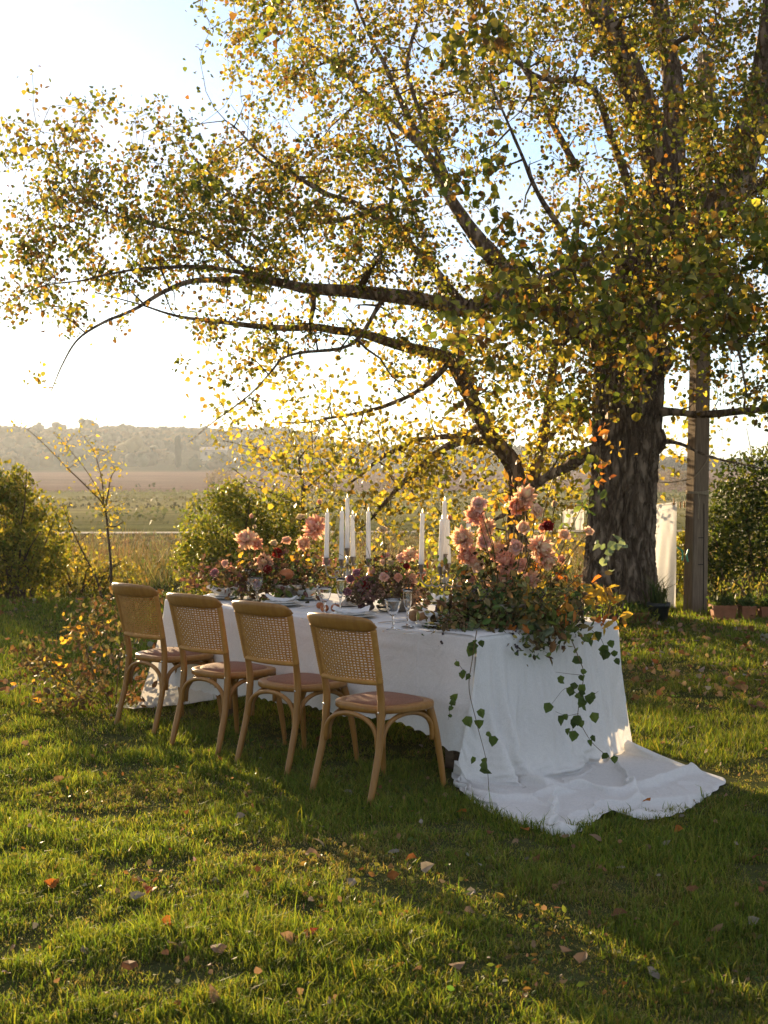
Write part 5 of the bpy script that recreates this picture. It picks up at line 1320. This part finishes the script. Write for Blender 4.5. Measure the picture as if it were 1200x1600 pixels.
# --- middle and far arrangements
def hydrangea(root, P, r_, pal):
    q = unit(rng.normal(size=(420, 3))); p = q * r_ * rng.uniform(.75, 1.05, (420, 1)) + np.array(P) - np.array(root.location)
    a = Acc(); a.add(*leaves(p, np.full(420, r_ * .34), pick(pal, 420, .25), 'dia', 0, tip=q * 1.1)); a.build('hydrangea', M_hyd, root, False)
B0 = TP(1.22, .56, TOPZ)
arrB = thing('flower_arrangement', B0, 'low arrangement of pink carnations and dark hydrangeas between the two candelabra', 'flower arrangement')
def at(px, py, dd=0.0): return W(px, py, B0[1] + dd)
a = Acc(); a.add(*lathe([(.0005, 0), (.06, .0), (.065, .01), (.10, .05), (.11, .08), (.105, .082), (.0005, .03)], 20)); a.build('vase', M_silver, arrB)
BRW = [(.21, .14, .08), (.26, .18, .10), (.15, .10, .06)]
for px, py, r_ in ((603, 915, .085), (575, 920, .07), (655, 935, .065), (632, 920, .06), (560, 930, .05)): hydrangea(arrB, at(px, py, -.06 if px < 640 else .05), r_, BRW if px != 575 else [(.28, .16, .14), (.21, .12, .10)])
sprays(arrB, 420, [at(x, y, .05) for x, y in ((590, 900), (620, 890), (650, 890), (570, 900), (600, 880), (640, 905), (560, 925))], (.06, .09, .05), .036, DK + GR[:2] + [(.25, .05, .04)], 'oval')
for i, (px, py, r_, cn, kd, fc) in enumerate([(600, 902, .042, 'pink', 'carnation', (0, -.9, .4)), (594, 927, .042, 'pink', 'carnation', (0, -1, .2)), (640, 905, .06, 'peach', 'chrysanthemum', (.2, -.9, .3)), (644, 930, .065, 'peach', 'chrysanthemum', (.2, -.9, .1)), (622, 902, .038, 'coral', 'carnation', (0, -.9, .4)), (641, 868, .055, 'peach', 'chrysanthemum', (.2, -.6, .7)),
        (627, 872, .045, 'pink', 'carnation', (-.2, -.6, .7)), (582, 893, .04, 'pink', 'rose', (-.3, -.8, .4)), (558, 896, .04, 'mauve', 'rose', (-.2, -.8, .5)), (610, 880, .036, 'cream', 'rose', (0, -.7, .6)), (599, 880, .034, 'peach', 'rose', (-.1, -.7, .7)), (605, 868, .03, 'pink', 'carnation', (0, -.5, .8)), (598, 829, .042, 'cream', 'carnation', (.2, -.5, .8)),
        (571, 915, .036, 'red', 'carnation', (0, -.9, .3)), (563, 925, .034, 'red', 'carnation', (0, -.9, .3)), (548, 905, .038, 'mauve', 'carnation', (-.2, -.9, .3)), (635, 885, .03, 'red', 'carnation', (0, -.8, .5)), (543, 925, .036, 'mauve', 'carnation', (-.1, -.9, .3)), (578, 905, .036, 'mauve', 'rose', (-.1, -.8, .5)), (660, 895, .036, 'coral', 'carnation', (.3, -.8, .4))]):
    put_bloom(arrB, at(px, py, -.14 + .05 * (i % 4)), fc, r_ * .9, cn, kd, at(600 + (px - 600) * .3, 935, 0))
twigs_of(arrB, [[at(590, 930), at(575, 860), at(548, 800), at(543, 770)], [at(610, 920), at(600, 870), at(598, 835)], [at(560, 930), at(548, 880), at(520, 860)]], 'twig', .002)
for px, py, m, n in ((580, 925, LM_brown, 5), (560, 900, LM_or, 3), (615, 905, LM_green, 7), (570, 885, LM_yel, 4), (640, 890, LM_green, 5), (555, 885, LM_or, 3)): leaf_bunch(arrB, at(px, py, -.05), n, (.035, .05, .03), .045, m)
C0 = TP(2.30, .58, TOPZ)
arrC = thing('flower_arrangement', C0, 'spreading arrangement of peach chrysanthemums and dried foliage at the far table end', 'flower arrangement')
def at(px, py, dd=0.0): return W(px, py, C0[1] + dd)
a = Acc(); a.add(*lathe([(.0005, 0), (.07, .0), (.075, .01), (.11, .06), (.125, .10), (.12, .102), (.0005, .03)], 20)); a.build('vase', M_silver, arrC)
sprays(arrC, 1100, [at(x, y, e) for x, y, e in ((370, 900, 0), (400, 900, 0), (430, 895, .1), (450, 905, 0), (470, 900, .1), (420, 920, -.1), (390, 920, 0), (350, 900, .1), (480, 915, 0), (440, 880, .1), (410, 870, .1))], (.08, .11, .055), .042, DK + GR[:1] + [(.16, .09, .06), (.2, .13, .05), (.18, .08, .07)], 'oval')
sprays(arrC, 200, [at(x, y, .1) for x, y in ((345, 890), (320, 895), (500, 880), (495, 905), (300, 905))], (.08, .1, .05), .04, [(.18, .08, .06), (.14, .09, .05), (.25, .15, .07)], 'oval')
for i, (px, py, r_, cn, kd, fc) in enumerate([(386, 845, .075, 'peach', 'chrysanthemum', (-.4, -.6, .7)), (400, 850, .05, 'coral', 'chrysanthemum', (.3, -.7, .5)), (412, 880, .07, 'peach', 'chrysanthemum', (-.1, -.9, .3)), (434, 864, .045, 'red', 'carnation', (.1, -.8, .5)), (418, 890, .036, 'red', 'carnation', (.1, -.9, .3)), (494, 826, .085, 'coral', 'chrysanthemum', (-.5, -.6, .5)), (475, 850, .055, 'peach', 'chrysanthemum', (-.2, -.8, .4)),
        (470, 811, .045, 'cream', 'rose', (-.2, -.3, .9)), (393, 810, .036, 'peach', 'bud', (0, -.2, 1)), (500, 788, .04, 'peach', 'bud', (-.2, -.3, 1)), (352, 881, .034, 'pink', 'carnation', (-.4, -.7, .4)), (363, 890, .034, 'coral', 'rose', (-.2, -.8, .4)), (428, 850, .036, 'cream', 'rose', (0, -.6, .7)), (335, 895, .036, 'mauve', 'carnation', (-.3, -.7, .4)), (448, 845, .04, 'peach', 'carnation', (0, -.6, .6)), (398, 826, .03, 'cream', 'bud', (0, -.3, .9)), (510, 878, .034, 'mauve', 'carnation', (.2, -.8, .3)), (402, 912, .034, 'mauve', 'carnation', (-.1, -.9, .2))]):
    put_bloom(arrC, at(px, py, -.14 + .06 * (i % 4)), fc, r_, cn, kd, at(430 + (px - 430) * .35, 925, 0))
twigs_of(arrC, [[at(430, 920), at(395, 860), at(393, 815)], [at(450, 920), at(468, 860), at(470, 820)], [at(460, 920), at(480, 860), at(500, 795)], [at(400, 920), at(360, 890), at(330, 870)], [at(380, 920), at(330, 905), at(290, 890)], [at(460, 910), at(500, 890), at(515, 875)]], 'twig', .003)
for px, py, m, n in ((437, 930, LM_green, 12), (455, 935, LM_green, 8), (420, 935, LM_green, 7), (480, 880, LM_yel, 5), (475, 865, LM_yel, 4), (350, 885, LM_yel, 5), (380, 905, LM_brown, 8), (450, 890, LM_brown, 8), (500, 895, LM_grey, 4), (310, 905, LM_brown, 7), (470, 905, LM_green, 5)): leaf_bunch(arrC, at(px, py, -.16 if py > 925 else 0), n, (.05, .06, .035), .055, m)
# ------------------------------------------------------------------ fruit and vegetables on the cloth
def fruit(kind, px, py, r_, c, label, cat, dd=None, stretch=1.0, z=None):
    p = on(px, py) if dd is None else W(px, py, dd)
    ro = thing(kind, p, label, cat, None, rng.uniform(0, 6))
    prof = [(.02, .06), (.45, .02), (.8, .25), (1, .7), (.93, 1.2), (.62, 1.55), (.25, 1.62), (.08, 1.52)] if kind != 'pear' else [(.02, .05), (.5, .02), (.85, .3), (1, .75), (.9, 1.25), (.6, 1.75), (.4, 2.15), (.25, 2.3), (.02, 2.32)]
    Q = smooth_path(np.array(prof), 3); V, F = lathe(Q * np.array([r_, r_ * stretch]), 18)
    V *= (1 + .05 * vnoise(V / r_ * 1.5 + px, 3))[:, None]
    if kind == 'pear': V = V @ np.array(Matrix.Rotation(1.35, 3, 'X')).T + np.array([0, 0, r_ * .95])
    mt = plain('skin_' + kind, c, tuple(x * .6 for x in c), 30, .5, .3, .0006, 90) if 'skin_' + kind not in MATS else MATS['skin_' + kind]
    a = Acc(); a.add(V, F); a.build('skin', mt, ro)
    top = np.array([0, 0, 1.55 * r_ * stretch]) if kind != 'pear' else np.array([0, -2.25 * r_, r_ * 1.4])
    a = Acc(); a.add(*tube([top - [0, 0, .01], top + [0, 0, .006], top + [.003, 0, .014]], .0018, 5), np.array((.1, .07, .03))); a.build('stalk', M_dry, ro)
fruit('pear', 650, 973, .033, (.30, .15, .055), 'brown pear lying beside the flute on the cloth', 'pear')
fruit('pear', 667, 974, .030, (.30, .15, .055), 'second brown pear, right of the one beside the flute', 'pear')
fruit('persimmon', 507, 956, .026, (.45, .15, .05), 'small red persimmon behind the goblet by the candelabra', 'persimmon')
fruit('persimmon', 524, 956, .028, (.45, .15, .05), 'dull orange persimmon beside the flute under the candelabra', 'persimmon')
fruit('persimmon', 500, 951, .024, (.45, .15, .05), 'pale orange persimmon left of the goblet by the candelabra', 'persimmon')
fruit('persimmon', 684, 974, .026, (.45, .15, .05), 'small orange persimmon under the purple artichoke', 'persimmon')
fruit('persimmon', 448, 905, .045, (.45, .15, .05), 'large orange persimmon tucked in the far flower arrangement', 'persimmon', C0[1] - .12, .9)
def artichoke(px, py, r_, c, label, dd=None):
    p = on(px, py); ro = thing('artichoke', p, label, 'artichoke')
    mt = leafy('artichoke_' + str(px), .05, .3, .55, (1, 1, 1))
    for i in range(6):
        n = 10 - i; 
        for k in range(n):
            P_ = petal_mesh(.95 * r_, .42 * r_, .9, .7, 5, 3); az = k * 2 * math.pi / n + i * .4; el = .15 + i * .24
            M = np.array(Matrix.Rotation(az, 3, 'Z') @ Matrix.Rotation(el, 3, 'X')); V = P_.reshape(-1, 3) @ M.T; V[:, 2] += r_ * (.35 + .12 * i)
            _, F = grid(P_); a = Acc(); a.add(V, F, np.clip(np.array(c) * rng.uniform(.7, 1.3), .01, 1)); a.build('bract', mt, ro)
artichoke(686, 968, .044, (.13, .06, .075), 'round purple artichoke near the large flower arrangement')
artichoke(578, 958, .040, (.09, .06, .045), 'brown artichoke in front of the dark hydrangeas')
artichoke(565, 955, .036, (.11, .055, .06), 'smaller dark artichoke left of the brown one')
# ------------------------------------------------------------------ dry branches on the grass at the far end
D0 = np.array([*G(150, 1110)[:2], 0.0])
brn = thing('branch_arrangement', D0, 'sprawling dry autumn branches with yellow and brown leaves on the grass by the last chair', 'branches')
def at(px, py, dd=0.0): return W(px, py, D0[1] + dd)
br = [[at(175, 1112), at(150, 1060), at(130, 1000, .1), at(115, 960, .15)], [at(170, 1110), at(120, 1070), at(80, 1030), at(65, 1010)], [at(175, 1115), at(150, 1090, -.2), at(100, 1100, -.3), at(70, 1090, -.3)], [at(180, 1110), at(185, 1050, .2), at(195, 980, .3), at(165, 940, .3)],
      [at(165, 1120, -.1), at(120, 1130, -.3), at(70, 1120, -.35)], [at(190, 1115), at(215, 1135, -.1), at(232, 1110, -.1)], [at(175, 1100), at(140, 1040, .1), at(135, 985, .2), at(150, 955, .3)], [at(150, 1100), at(90, 1060, .1), at(50, 1040, .2), at(30, 1010, .3)], [at(185, 1105), at(205, 1090, .1), at(240, 1060, .3)], [at(200, 1130, -.1), at(235, 1105, 0), at(255, 1080, .1)]]
twigs_of(brn, br, 'branch', .005)
ends = []
for q in br:
    Q = smooth_path(np.array(q), 5)
    for k in range(4, len(Q)): ends.append(Q[k])
ends = np.array(ends)
sprays(brn, 1300, ends, (.065, .08, .06), .042, [(.17, .11, .04), (.12, .075, .035), (.20, .15, .05), (.24, .19, .06), (.09, .065, .03), (.15, .15, .05)], 'oval', droop=.5)
for px, py, m, n, s_ in ((85, 1040, LM_yel, 16, .05), (110, 985, LM_yel, 14, .05), (135, 975, LM_yel, 9, .05), (95, 1060, LM_yel, 9, .045), (90, 1085, LM_yel, 12, .05), (65, 1110, LM_yel, 8, .055), (85, 1130, LM_yel, 9, .055), (45, 1040, LM_brown, 9, .05), (35, 1015, LM_brown, 6, .045), (50, 1065, LM_or, 4, .045), (40, 1005, LM_brown, 5, .045), (55, 1095, LM_brown, 6, .05), (215, 1090, LM_brown, 14, .055), (232, 1070, LM_brown, 12, .055), (205, 1125, LM_brown, 10, .05), (225, 1045, LM_brown, 8, .05), (160, 940, LM_brown, 9, .05), (170, 965, LM_brown, 9, .05), (140, 1090, LM_brown, 10, .05), (120, 1040, LM_brown, 9, .05), (150, 1040, LM_yel, 7, .045)):
    leaf_bunch(brn, at(px, py, rng.uniform(-.25, .15)), n, (.05, .08, .045), s_, m, .4)
for p_ in [at(252, 925, .6), at(258, 935, .6), at(246, 930, .6)]: leaf_bunch(brn, p_, 4, (.02, .03, .02), .05, LM_brown)

# ------------------------------------------------------------------ the pole, the washing line and what hangs on it
PD = 15.9
pole = thing('wooden_pole', (rel(1087, PD), PD, 0), 'weathered grey square pole with a long crack and a recessed panel, right of the poplar', 'pole', rz=.35)
M_pole = plain('weathered_pole', (.28, .20, .13), (.15, .105, .07), 5, .9, .15, .004, 30, (9, 9, .8), detail=8)
def frus(w0, w1, d0, d1, z0, z1, lx=0.0):
    n = 14; zz = np.linspace(z0, z1, n); V = []
    for z in zz:
        k = (z - z0) / (z1 - z0); w = (w0 + (w1 - w0) * k) / 2; d = (d0 + (d1 - d0) * k) / 2; o = lx * k; c = .012
        V += [(-w + c + o, -d, z), (w - c + o, -d, z), (w + o, -d + c, z), (w + o, d - c, z), (w - c + o, d, z), (-w + c + o, d, z), (-w + o, d - c, z), (-w + o, -d + c, z)]
    F = []
    for i in range(n - 1):
        for j in range(8): F.append((i * 8 + j, i * 8 + (j + 1) % 8, i * 8 + 8 + (j + 1) % 8, i * 8 + 8 + j))
    F += [tuple(range(7, -1, -1)), tuple((n - 1) * 8 + q for q in range(8))]
    return V, F
a = Acc(); V, F = frus(.21, .145, .19, .14, -.05, 6.3, .10); V = np.array(V); V[:, :2] += (.006 * vnoise(V * 3, 4))[:, None]; a.add(V, F); a.build('shaft', M_pole, pole, False)
a = Acc(); a.add(*box(.045, .052, -.0985, -.0935, .0, 1.25)); a.build('crack', plain('crack_dark', (.02, .017, .014), None, 9, 1), pole, False)
for z in (.56, .86): a = Acc(); a.add(*box(-.02, .04, -.0982, -.0945 + .002, z, z + .008)); a.build('panel_edge', MATS['crack_dark'], pole, False)
pw = np.array(pole.location)
M_rope = plain('rope', (.42, .34, .23), (.28, .21, .13), 60, .9, .1)
a = Acc()
for k in range(3):
    z = 1.36 + k * .012; th = np.linspace(0, 6.28, 20)
    a.add(*tube(np.stack([.125 * np.cos(th) + pw[0] + .02, .115 * np.sin(th) + pw[1], z + .006 * np.sin(th * 2 + k)], -1), .007, 6))
a.add(*tube(smooth_path([pw + [0, -.12, 1.37], pw + [.01, -.13, 1.25], pw + [.005, -.125, 1.08]]), .006, 6))
a.add(*tube(smooth_path([W(1080, 748, PD - .1), W(1060, 752, 15.85), W(1040, 754, 15.8), W(1010, 750, 15.7)]), .006, 6))
a.add(*tube(smooth_path([W(1083, 748, PD - .12), W(1098, 730, PD - .1), W(1115, 702, PD - .1)]), .006, 6))
tag(a.build('rope', M_rope), 'pale rope wound round the pole and stretched to the poplar trunk', 'rope')
LD = 16.6
ly_ = smooth_path([W(1082, 783, PD + .1), W(1056, 786, LD), W(1010, 789, LD + .1), W(940, 790, LD + .2), W(880, 789, LD + .3), W(850, 786, LD + .4)])
a = Acc(); a.add(*tube(ly_, .0035, 5)); tag(a.build('washing_line', M_rope), 'thin washing line running behind the poplar trunk to the pole', 'washing line')
def hanging(name, px0, px1, pytop, pybot, label, cat, d, amp, seed):
    n, m = 50, 60; u, t_ = np.meshgrid(np.linspace(0, 1, n), np.linspace(0, 1, m), indexing='ij')
    p0, p1 = W(px0, pytop, d), W(px1, pytop - 4, d); zb = W(px0, pybot, d)[2]
    x = p0[0] + (p1[0] - p0[0]) * (u * (1 - .08 * t_)) ; z = (p0[2] + (p1[2] - p0[2]) * u) * (1 - t_) + zb * t_ - .012 * np.sin(u * math.pi) * (1 - t_)
    y = d + amp * (np.sin(u * 9 + seed + 1.5 * t_) * (.3 + t_) + .5 * np.sin(u * 21 + 3 * t_) * t_ + .8 * fbm(np.stack([u.ravel() * 3, t_.ravel() * 1.5, 0 * u.ravel() + seed], -1), 3, 3).reshape(u.shape))
    a = Acc(); a.add(*grid(np.stack([x, y, z], -1))); return tag(a.build(name, M_napkin), label, cat)
hanging('hanging_sheet', 990, 1058, 788, 948, 'long white sheet hanging from the washing line beside the trunk', 'sheet', LD, .075, 1)
hanging('hanging_cloth', 879, 896, 796, 824, 'small white cloth pegged on the line left of the trunk', 'cloth', LD + .28, .012, 2)
hanging('hanging_cloth', 898, 913, 796, 828, 'greyish cloth pegged on the line right against the trunk', 'cloth', LD + .26, .012, 3)
M_peg = plain('peg_wood', (.55, .30, .10), (.40, .2, .06), 20, .6, .2)
for px, py, lab in ((1053, 783, 'wooden peg holding the long white sheet'), (1063, 788, 'orange peg left on the line beside the sheet'), (1069, 787, 'orange peg closest to the pole'), (886, 793, 'orange peg on the small white cloth'), (899, 792, 'wooden peg on the greyish cloth')):
    r = thing('clothes_peg', W(px, py, LD + (.0 if px > 1000 else .25)), lab, 'clothes peg', 'pegs on the washing line')
    for s_ in (-1, 1):
        a = Acc(); a.add(*box(-.008, .008, s_ * .006 - .004, s_ * .006 + .004, -.045, .03, .0015)); a.build('jaw', M_peg, r, False)
    a = Acc(); a.add(*tube([(-.009, 0, .002), (.009, 0, .002)], .005, 6)); a.build('spring', M_steel, r)
M_tie = plain('green_plastic', (.03, .35, .20), (.02, .25, .14), 9, .4, .4)
for q, lab in (([(1058, 855), (1066, 862), (1066, 876)], 'curved green plastic tie in front of the small bright shrub'), ([(1076, 858), (1073, 868), (1075, 878)], 'green plastic tie hanging at the left edge of the pole')):
    a = Acc(); a.add(*tube(smooth_path([W(x, y, PD - .2) for x, y in q]), .010, 6)); tag(a.build('plastic_tie', M_tie), lab, 'tie')

# ------------------------------------------------------------------ terracotta
M_terra = plain('terracotta', (.34, .135, .065), (.22, .09, .045), 12, .85, .2, .0015, 60)
M_soil = plain('soil', (.035, .025, .018), None, 30, 1, .05, .01, 40)
def trough(px0, px1, pytop, pybot, d, label, rz=0.0):
    x0, x1 = rel(px0, d), rel(px1, d); w = (x1 - x0); h = (pybot - pytop) / F_PX * d; c = (x0 + x1) / 2
    r = thing('terracotta_planter', (c, d, 0), label, 'planter', 'terracotta planters', rz); dp = .11
    def ring(k, z): return [(-w / 2 * k, -dp * k, z), (w / 2 * k, -dp * k, z), (w / 2 * k, dp * k, z), (-w / 2 * k, dp * k, z)]
    V = ring(.86, 0) + ring(.97, h * .78) + ring(1.03, h * .79) + ring(1.03, h) + ring(.93, h) + ring(.9, h * .8); F = [(3, 2, 1, 0)]
    for i in range(5):
        for j in range(4): F.append((i * 4 + j, i * 4 + (j + 1) % 4, i * 4 + 4 + (j + 1) % 4, i * 4 + 4 + j))
    a = Acc(); a.add(V, F); a.build('pot', M_terra, r, False)
    a = Acc(); a.add(ring(.905, h * .82), [(0, 1, 2, 3)]); a.build('soil', M_soil, r, False)
    return c, h, w
def potted(c, d, z, w, n, hh, pal, label, shape='oval', size=.06):
    r = thing('potted_plant', (c, d, z), label, 'plant'); a = Acc()
    p = np.stack([rng.uniform(-w / 2, w / 2, n), rng.normal(0, .06, n), np.abs(rng.normal(0, hh * .5, n))], -1)
    a.add(*leaves(p, size * rng.uniform(.6, 1.3, n), pick(pal, n, .25), shape, -.4)); o = a.build('foliage', M_shrub, r, False); o['kind'] = 'stuff'
    V, F, C = blades(np.stack([rng.uniform(-w / 2, w / 2, 60), rng.normal(0, .05, 60), np.zeros(60)], -1), rng.uniform(.5, 1.3, 60) * hh * 1.6, np.full(60, .008), pick(pal, 60), rng.uniform(.1, .5, 60)); a = Acc(); a.add(V, F, C); o = a.build('stems', M_shrub, r, False); o['kind'] = 'stuff'
dg = [(.06, .10, .025), (.08, .12, .03), (.05, .07, .02), (.12, .15, .035)]
for px0, px1, t_, b_, lab, pl in ((1112, 1149, 951, 974, 'wide terracotta trough just right of the pole', 'low dark green plants filling the wide trough'), (1157, 1179, 953, 975, 'square terracotta planter in the middle of the three', 'green seedlings in the middle square planter'), (1187, 1218, 955, 976, 'terracotta planter at the right edge of the picture', 'leafy stems in the rightmost planter')):
    c, h, w = trough(px0, px1, t_, b_, 15.3, lab); potted(c, 15.3, h * .82, w * .9, 150, .10, dg, pl)
def round_pot(px, pytop, pybot, d, wpx, label, plant, mat=None, name='terracotta_pot', spiky=False):
    h = (pybot - pytop) / F_PX * d; r0 = wpx / 2 / F_PX * d; x = rel(px, d); r = thing(name, (x, d, 0), label, 'pot')
    a = Acc(); a.add(*lathe([(.001, 0), (r0 * .72, 0), (r0 * .93, h * .74), (r0 * 1.02, h * .75), (r0 * 1.03, h), (r0 * .9, h), (r0 * .86, h * .8)], 24)); a.build('pot', mat or M_terra, r)
    a = Acc(); a.add(*lathe([(.001, h * .83), (r0 * .87, h * .82)], 24)); a.build('soil', M_soil, r)
    if spiky:
        pr = thing('spiky_plant', (x, d, h * .83), plant, 'plant'); n = 90
        V, F, C = blades(rng.normal(0, r0 * .4, (n, 3)) * np.array([1, 1, 0]), rng.uniform(.12, .4, n), np.full(n, .014), pick(dg, n), rng.uniform(.2, .95, n), 2); a = Acc(); n0 = 0; a.add(V, F[0], C); a.f.append(F[1]); a.build('foliage', M_shrub, pr, False)
    else: potted(x, d, h * .83, r0 * 1.7, 90, .11, dg, plant)
round_pot(997, 966, 984, 14.9, 36, 'round terracotta pot at the foot of the poplar', 'small green plant in the round pot at the tree foot')
round_pot(1030, 951, 982, 15.0, 36, 'dark bucket with grassy blades between the trunk and the pole', 'arching grassy blades growing in the dark bucket', plain('dark_plastic', (.02, .022, .02), None, 9, .5), 'plant_bucket', True)
round_pot(1102, 930, 958, 16.3, 22, 'tall terracotta pot half hidden behind the pole', 'sparse stems in the pot behind the pole')
round_pot(1196, 938, 960, 16.2, 30, 'pale clay pot among the plants at the right edge', 'weeds in the pale clay pot', M_terra)
shrub('ground_plants', (rel(1165, 16.0), 16.0, 0), 'bright grassy weeds growing behind the terracotta planters', 'plants', [(0, 0, .15, .55, .12, .24), (.35, 0, .2, .3, .12, .28)], 900, .06, [(.12, .16, .03), (.18, .19, .04), (.2, .16, .06)], 'lance', 10, .5, -1.0)
shrub('ground_plants', (rel(955, 14.6), 14.6, 0), 'bright green weeds at the foot of the great trunk', 'plants', [(0, 0, .12, .30, .12, .2), (.3, -.1, .1, .2, .1, .15)], 380, .06, [(.12, .16, .03), (.18, .19, .04)], 'lance', 5, .4, -1.0)

# ------------------------------------------------------------------ fallen leaves
def fallen(px, py, size, col, label, group=None, name='fallen_leaf', up=None):
    p = G(px, py); z = float(ht([p[0]], [p[1]])[0]); key_ = ('fl', col)
    if key_ not in FLM: FLM[key_] = leaf_meshes([col], M_dry, 'poplar', .5, 3)
    up = .022 if up is None else up
    size *= .85
    o = link(name, FLM[key_][int(rng.integers(3))], None, (p[0], p[1], z + up), (rng.normal(0, .45) + .25, rng.normal(0, .4), rng.uniform(0, 6)), size)
    return tag(o, label, 'leaf', group)
FLM = {}
OR, RD, TN, BR, GY, YE = (.42, .14, .03), (.34, .065, .03), (.26, .16, .09), (.17, .075, .03), (.25, .21, .165), (.5, .32, .05)
for px, py, s_, c, lab in [(268, 1462, .075, OR, 'curled bright orange leaf in the sunlit grass at lower left'), (479, 1486, .06, RD, 'red orange leaf standing upright in the grass near the bottom centre'), (203, 1532, .07, BR, 'brown leaf deep in the grass at the lower left'), (330, 1586, .075, TN, 'pale tan leaf lying at the bottom edge of the lawn'), (88, 1393, .06, OR, 'narrow orange leaf in the grass at far left'), (240, 1398, .065, RD, 'dark red leaf above the curled orange one'),
        (148, 1292, .06, GY, 'grey leaf standing in the sunlit grass at left'), (954, 1446, .075, BR, 'dark rust leaf in the shade below the cloth train'), (1128, 1471, .075, TN, 'large pale tan leaf at lower right'), (1120, 1440, .06, BR, 'brown leaf just above the large pale tan one'), (742, 1446, .065, TN, 'folded pinkish leaf at the edge of the shade'), (1084, 1407, .06, BR, 'brown curled leaf right of the dark rust one'), (1188, 1388, .06, BR, 'brown leaf at the right edge in the shade'), (1177, 1352, .05, BR, 'small brown leaf by the right edge, below the train'),
        (817, 1306, .06, OR, 'tan orange leaf just under the front of the cloth train'), (729, 1279, .055, OR, 'orange leaf in the grass left of the cloth train'), (764, 1315, .05, BR, 'brown leaf below the left side of the train'), (658, 1375, .065, GY, 'pale grey leaf at the edge between sun and shade'), (378, 1287, .055, GY, 'pale leaf in the grass in front of the chairs'), (328, 1288, .06, TN, 'tan leaf in the grass left of the pale one'), (552, 1248, .06, GY, 'pale crumpled leaf near the feet of the nearest chair'), (838, 1350, .05, BR, 'brown leaf in the shade below the train tongue'), (1016, 1270, .05, OR, 'orange leaf resting on the edge of the cloth train'), (1054, 1306, .055, OR, 'orange brown leaf in front of the right part of the train'),
        (494, 1163, .05, BR, 'brown leaf on the dark grass under the nearest chair'), (962, 1030, .06, RD, 'bright red leaf on the lit lawn right of the table'), (1066, 1016, .06, RD, 'red leaf among the litter below the poplar'), (712, 1525, .07, TN, 'narrow pale leaf in the sunlit grass at bottom centre'), (790, 1420, .05, YE, 'yellow leaf in the half shade')]:
    fallen(px, py, s_, c, lab, up=.055 if px == 1016 else None)
ORD = 'leftmost second third fourth fifth sixth seventh eighth ninth tenth eleventh twelfth thirteenth fourteenth fifteenth sixteenth'.split()
PEND = {}
for k in range(150):
    x = rng.uniform(0, 1200); y = 985 + 560 * rng.uniform(0, 1) ** 2.1
    if 170 < x < 1150 and 930 < y < 1320 and not (x > 990 and y < 1180): continue
    c = [TN, BR, GY, OR][int(rng.choice(4, p=[.42, .34, .19, .05]))]
    cn = {TN: 'tan', BR: 'brown', GY: 'greyish', OR: 'orange'}[c]
    zone = 'on the far lawn left of the dry branches' if (x <= 170 and y < 1240) else 'on the lit lawn right of the table' if (y < 1180 and x > 990) else 'at the right edge beside the cloth train' if (y <= 1320 and x > 1100) else 'on the sunlit lawn before the left chairs' if y <= 1320 else 'in the lower left foreground grass' if x < 600 else 'in the lower right foreground grass'
    PEND.setdefault((cn, zone), []).append((x, y, rng.uniform(.045, .075), c))
for (cn, zone), lst in PEND.items():
    lst.sort()
    for k, (x, y, s_, c) in enumerate(lst[:16]):
        lab = ('lone small ' + cn + ' leaf ' + zone) if len(lst) == 1 else (ORD[k] + (' of the small ' + cn + ' leaves ' if k == 0 else ' small ' + cn + ' leaf from the left ') + zone)
        fallen(x, y, s_, c, lab, cn + ' leaves fallen on the lawn')
n = 2600; y = rng.uniform(9.5, 18.2, n); x = rng.uniform(-1, 1, n) * .29 * y; k = (fbm(np.stack([x, y, 0 * x], -1) * .9, 2, 91) + .25 * (x > 1.0) + .3 * ((y > 13.0) & (x > 1)) > .05); x, y = x[k], y[k]
k = ~((x > -2) & (x < 2.4) & (y < 10.3)); x, y = x[k], y[k]
ns_ = 520; xs_ = rng.uniform(-1, 1, ns_); ys2 = rng.uniform(4.0, 10.5, ns_); xs_ = xs_ * .3 * ys2; x = np.r_[x, xs_]; y = np.r_[y, ys2]; k = ~inpoly(x, y, TRAIN); x, y = x[k], y[k]; small = y < 9.4
p = np.stack([x, y, ht(x, y) + .03 + rng.uniform(-.015, .02, len(x))], -1); a = Acc()
q = rng.normal(size=(len(x), 3)); q[:, 2] *= .35
a.add(*leaves(p, np.where(small, rng.uniform(.012, .03, len(x)), rng.uniform(.035, .065, len(x))), pick([TN, BR, GY, (.28, .17, .08), (.24, .12, .05), TN], len(x)), 'poplar', 0, tip=q, jit=.1)); tag(a.build('leaf_litter', M_dry, None, False), 'scattered dry brown leaves littering the far lawn under the poplar', 'leaf litter', kind='stuff')

# ------------------------------------------------------------------ evening haze
bm = bmesh.new(); bmesh.ops.create_cube(bm, size=1.0); me = bpy.data.meshes.new('haze'); bm.to_mesh(me); bm.free()
hz = bpy.data.objects.new('haze', me); COL.objects.link(hz); hz.location = (0, 470, 19); hz.scale = (1000, 1020, 50); hz['kind'] = 'stuff'; hz['label'] = 'thin golden evening haze over the plain'
m, nt, o = nodes('haze'); pv = nt.nodes.new('ShaderNodeVolumePrincipled'); pv.inputs['Color'].default_value = (.80, .88, 1.0, 1); pv.inputs['Density'].default_value = .00021; pv.inputs['Anisotropy'].default_value = .4
nt.links.new(pv.outputs[0], o.inputs['Volume']); me.materials.append(m)
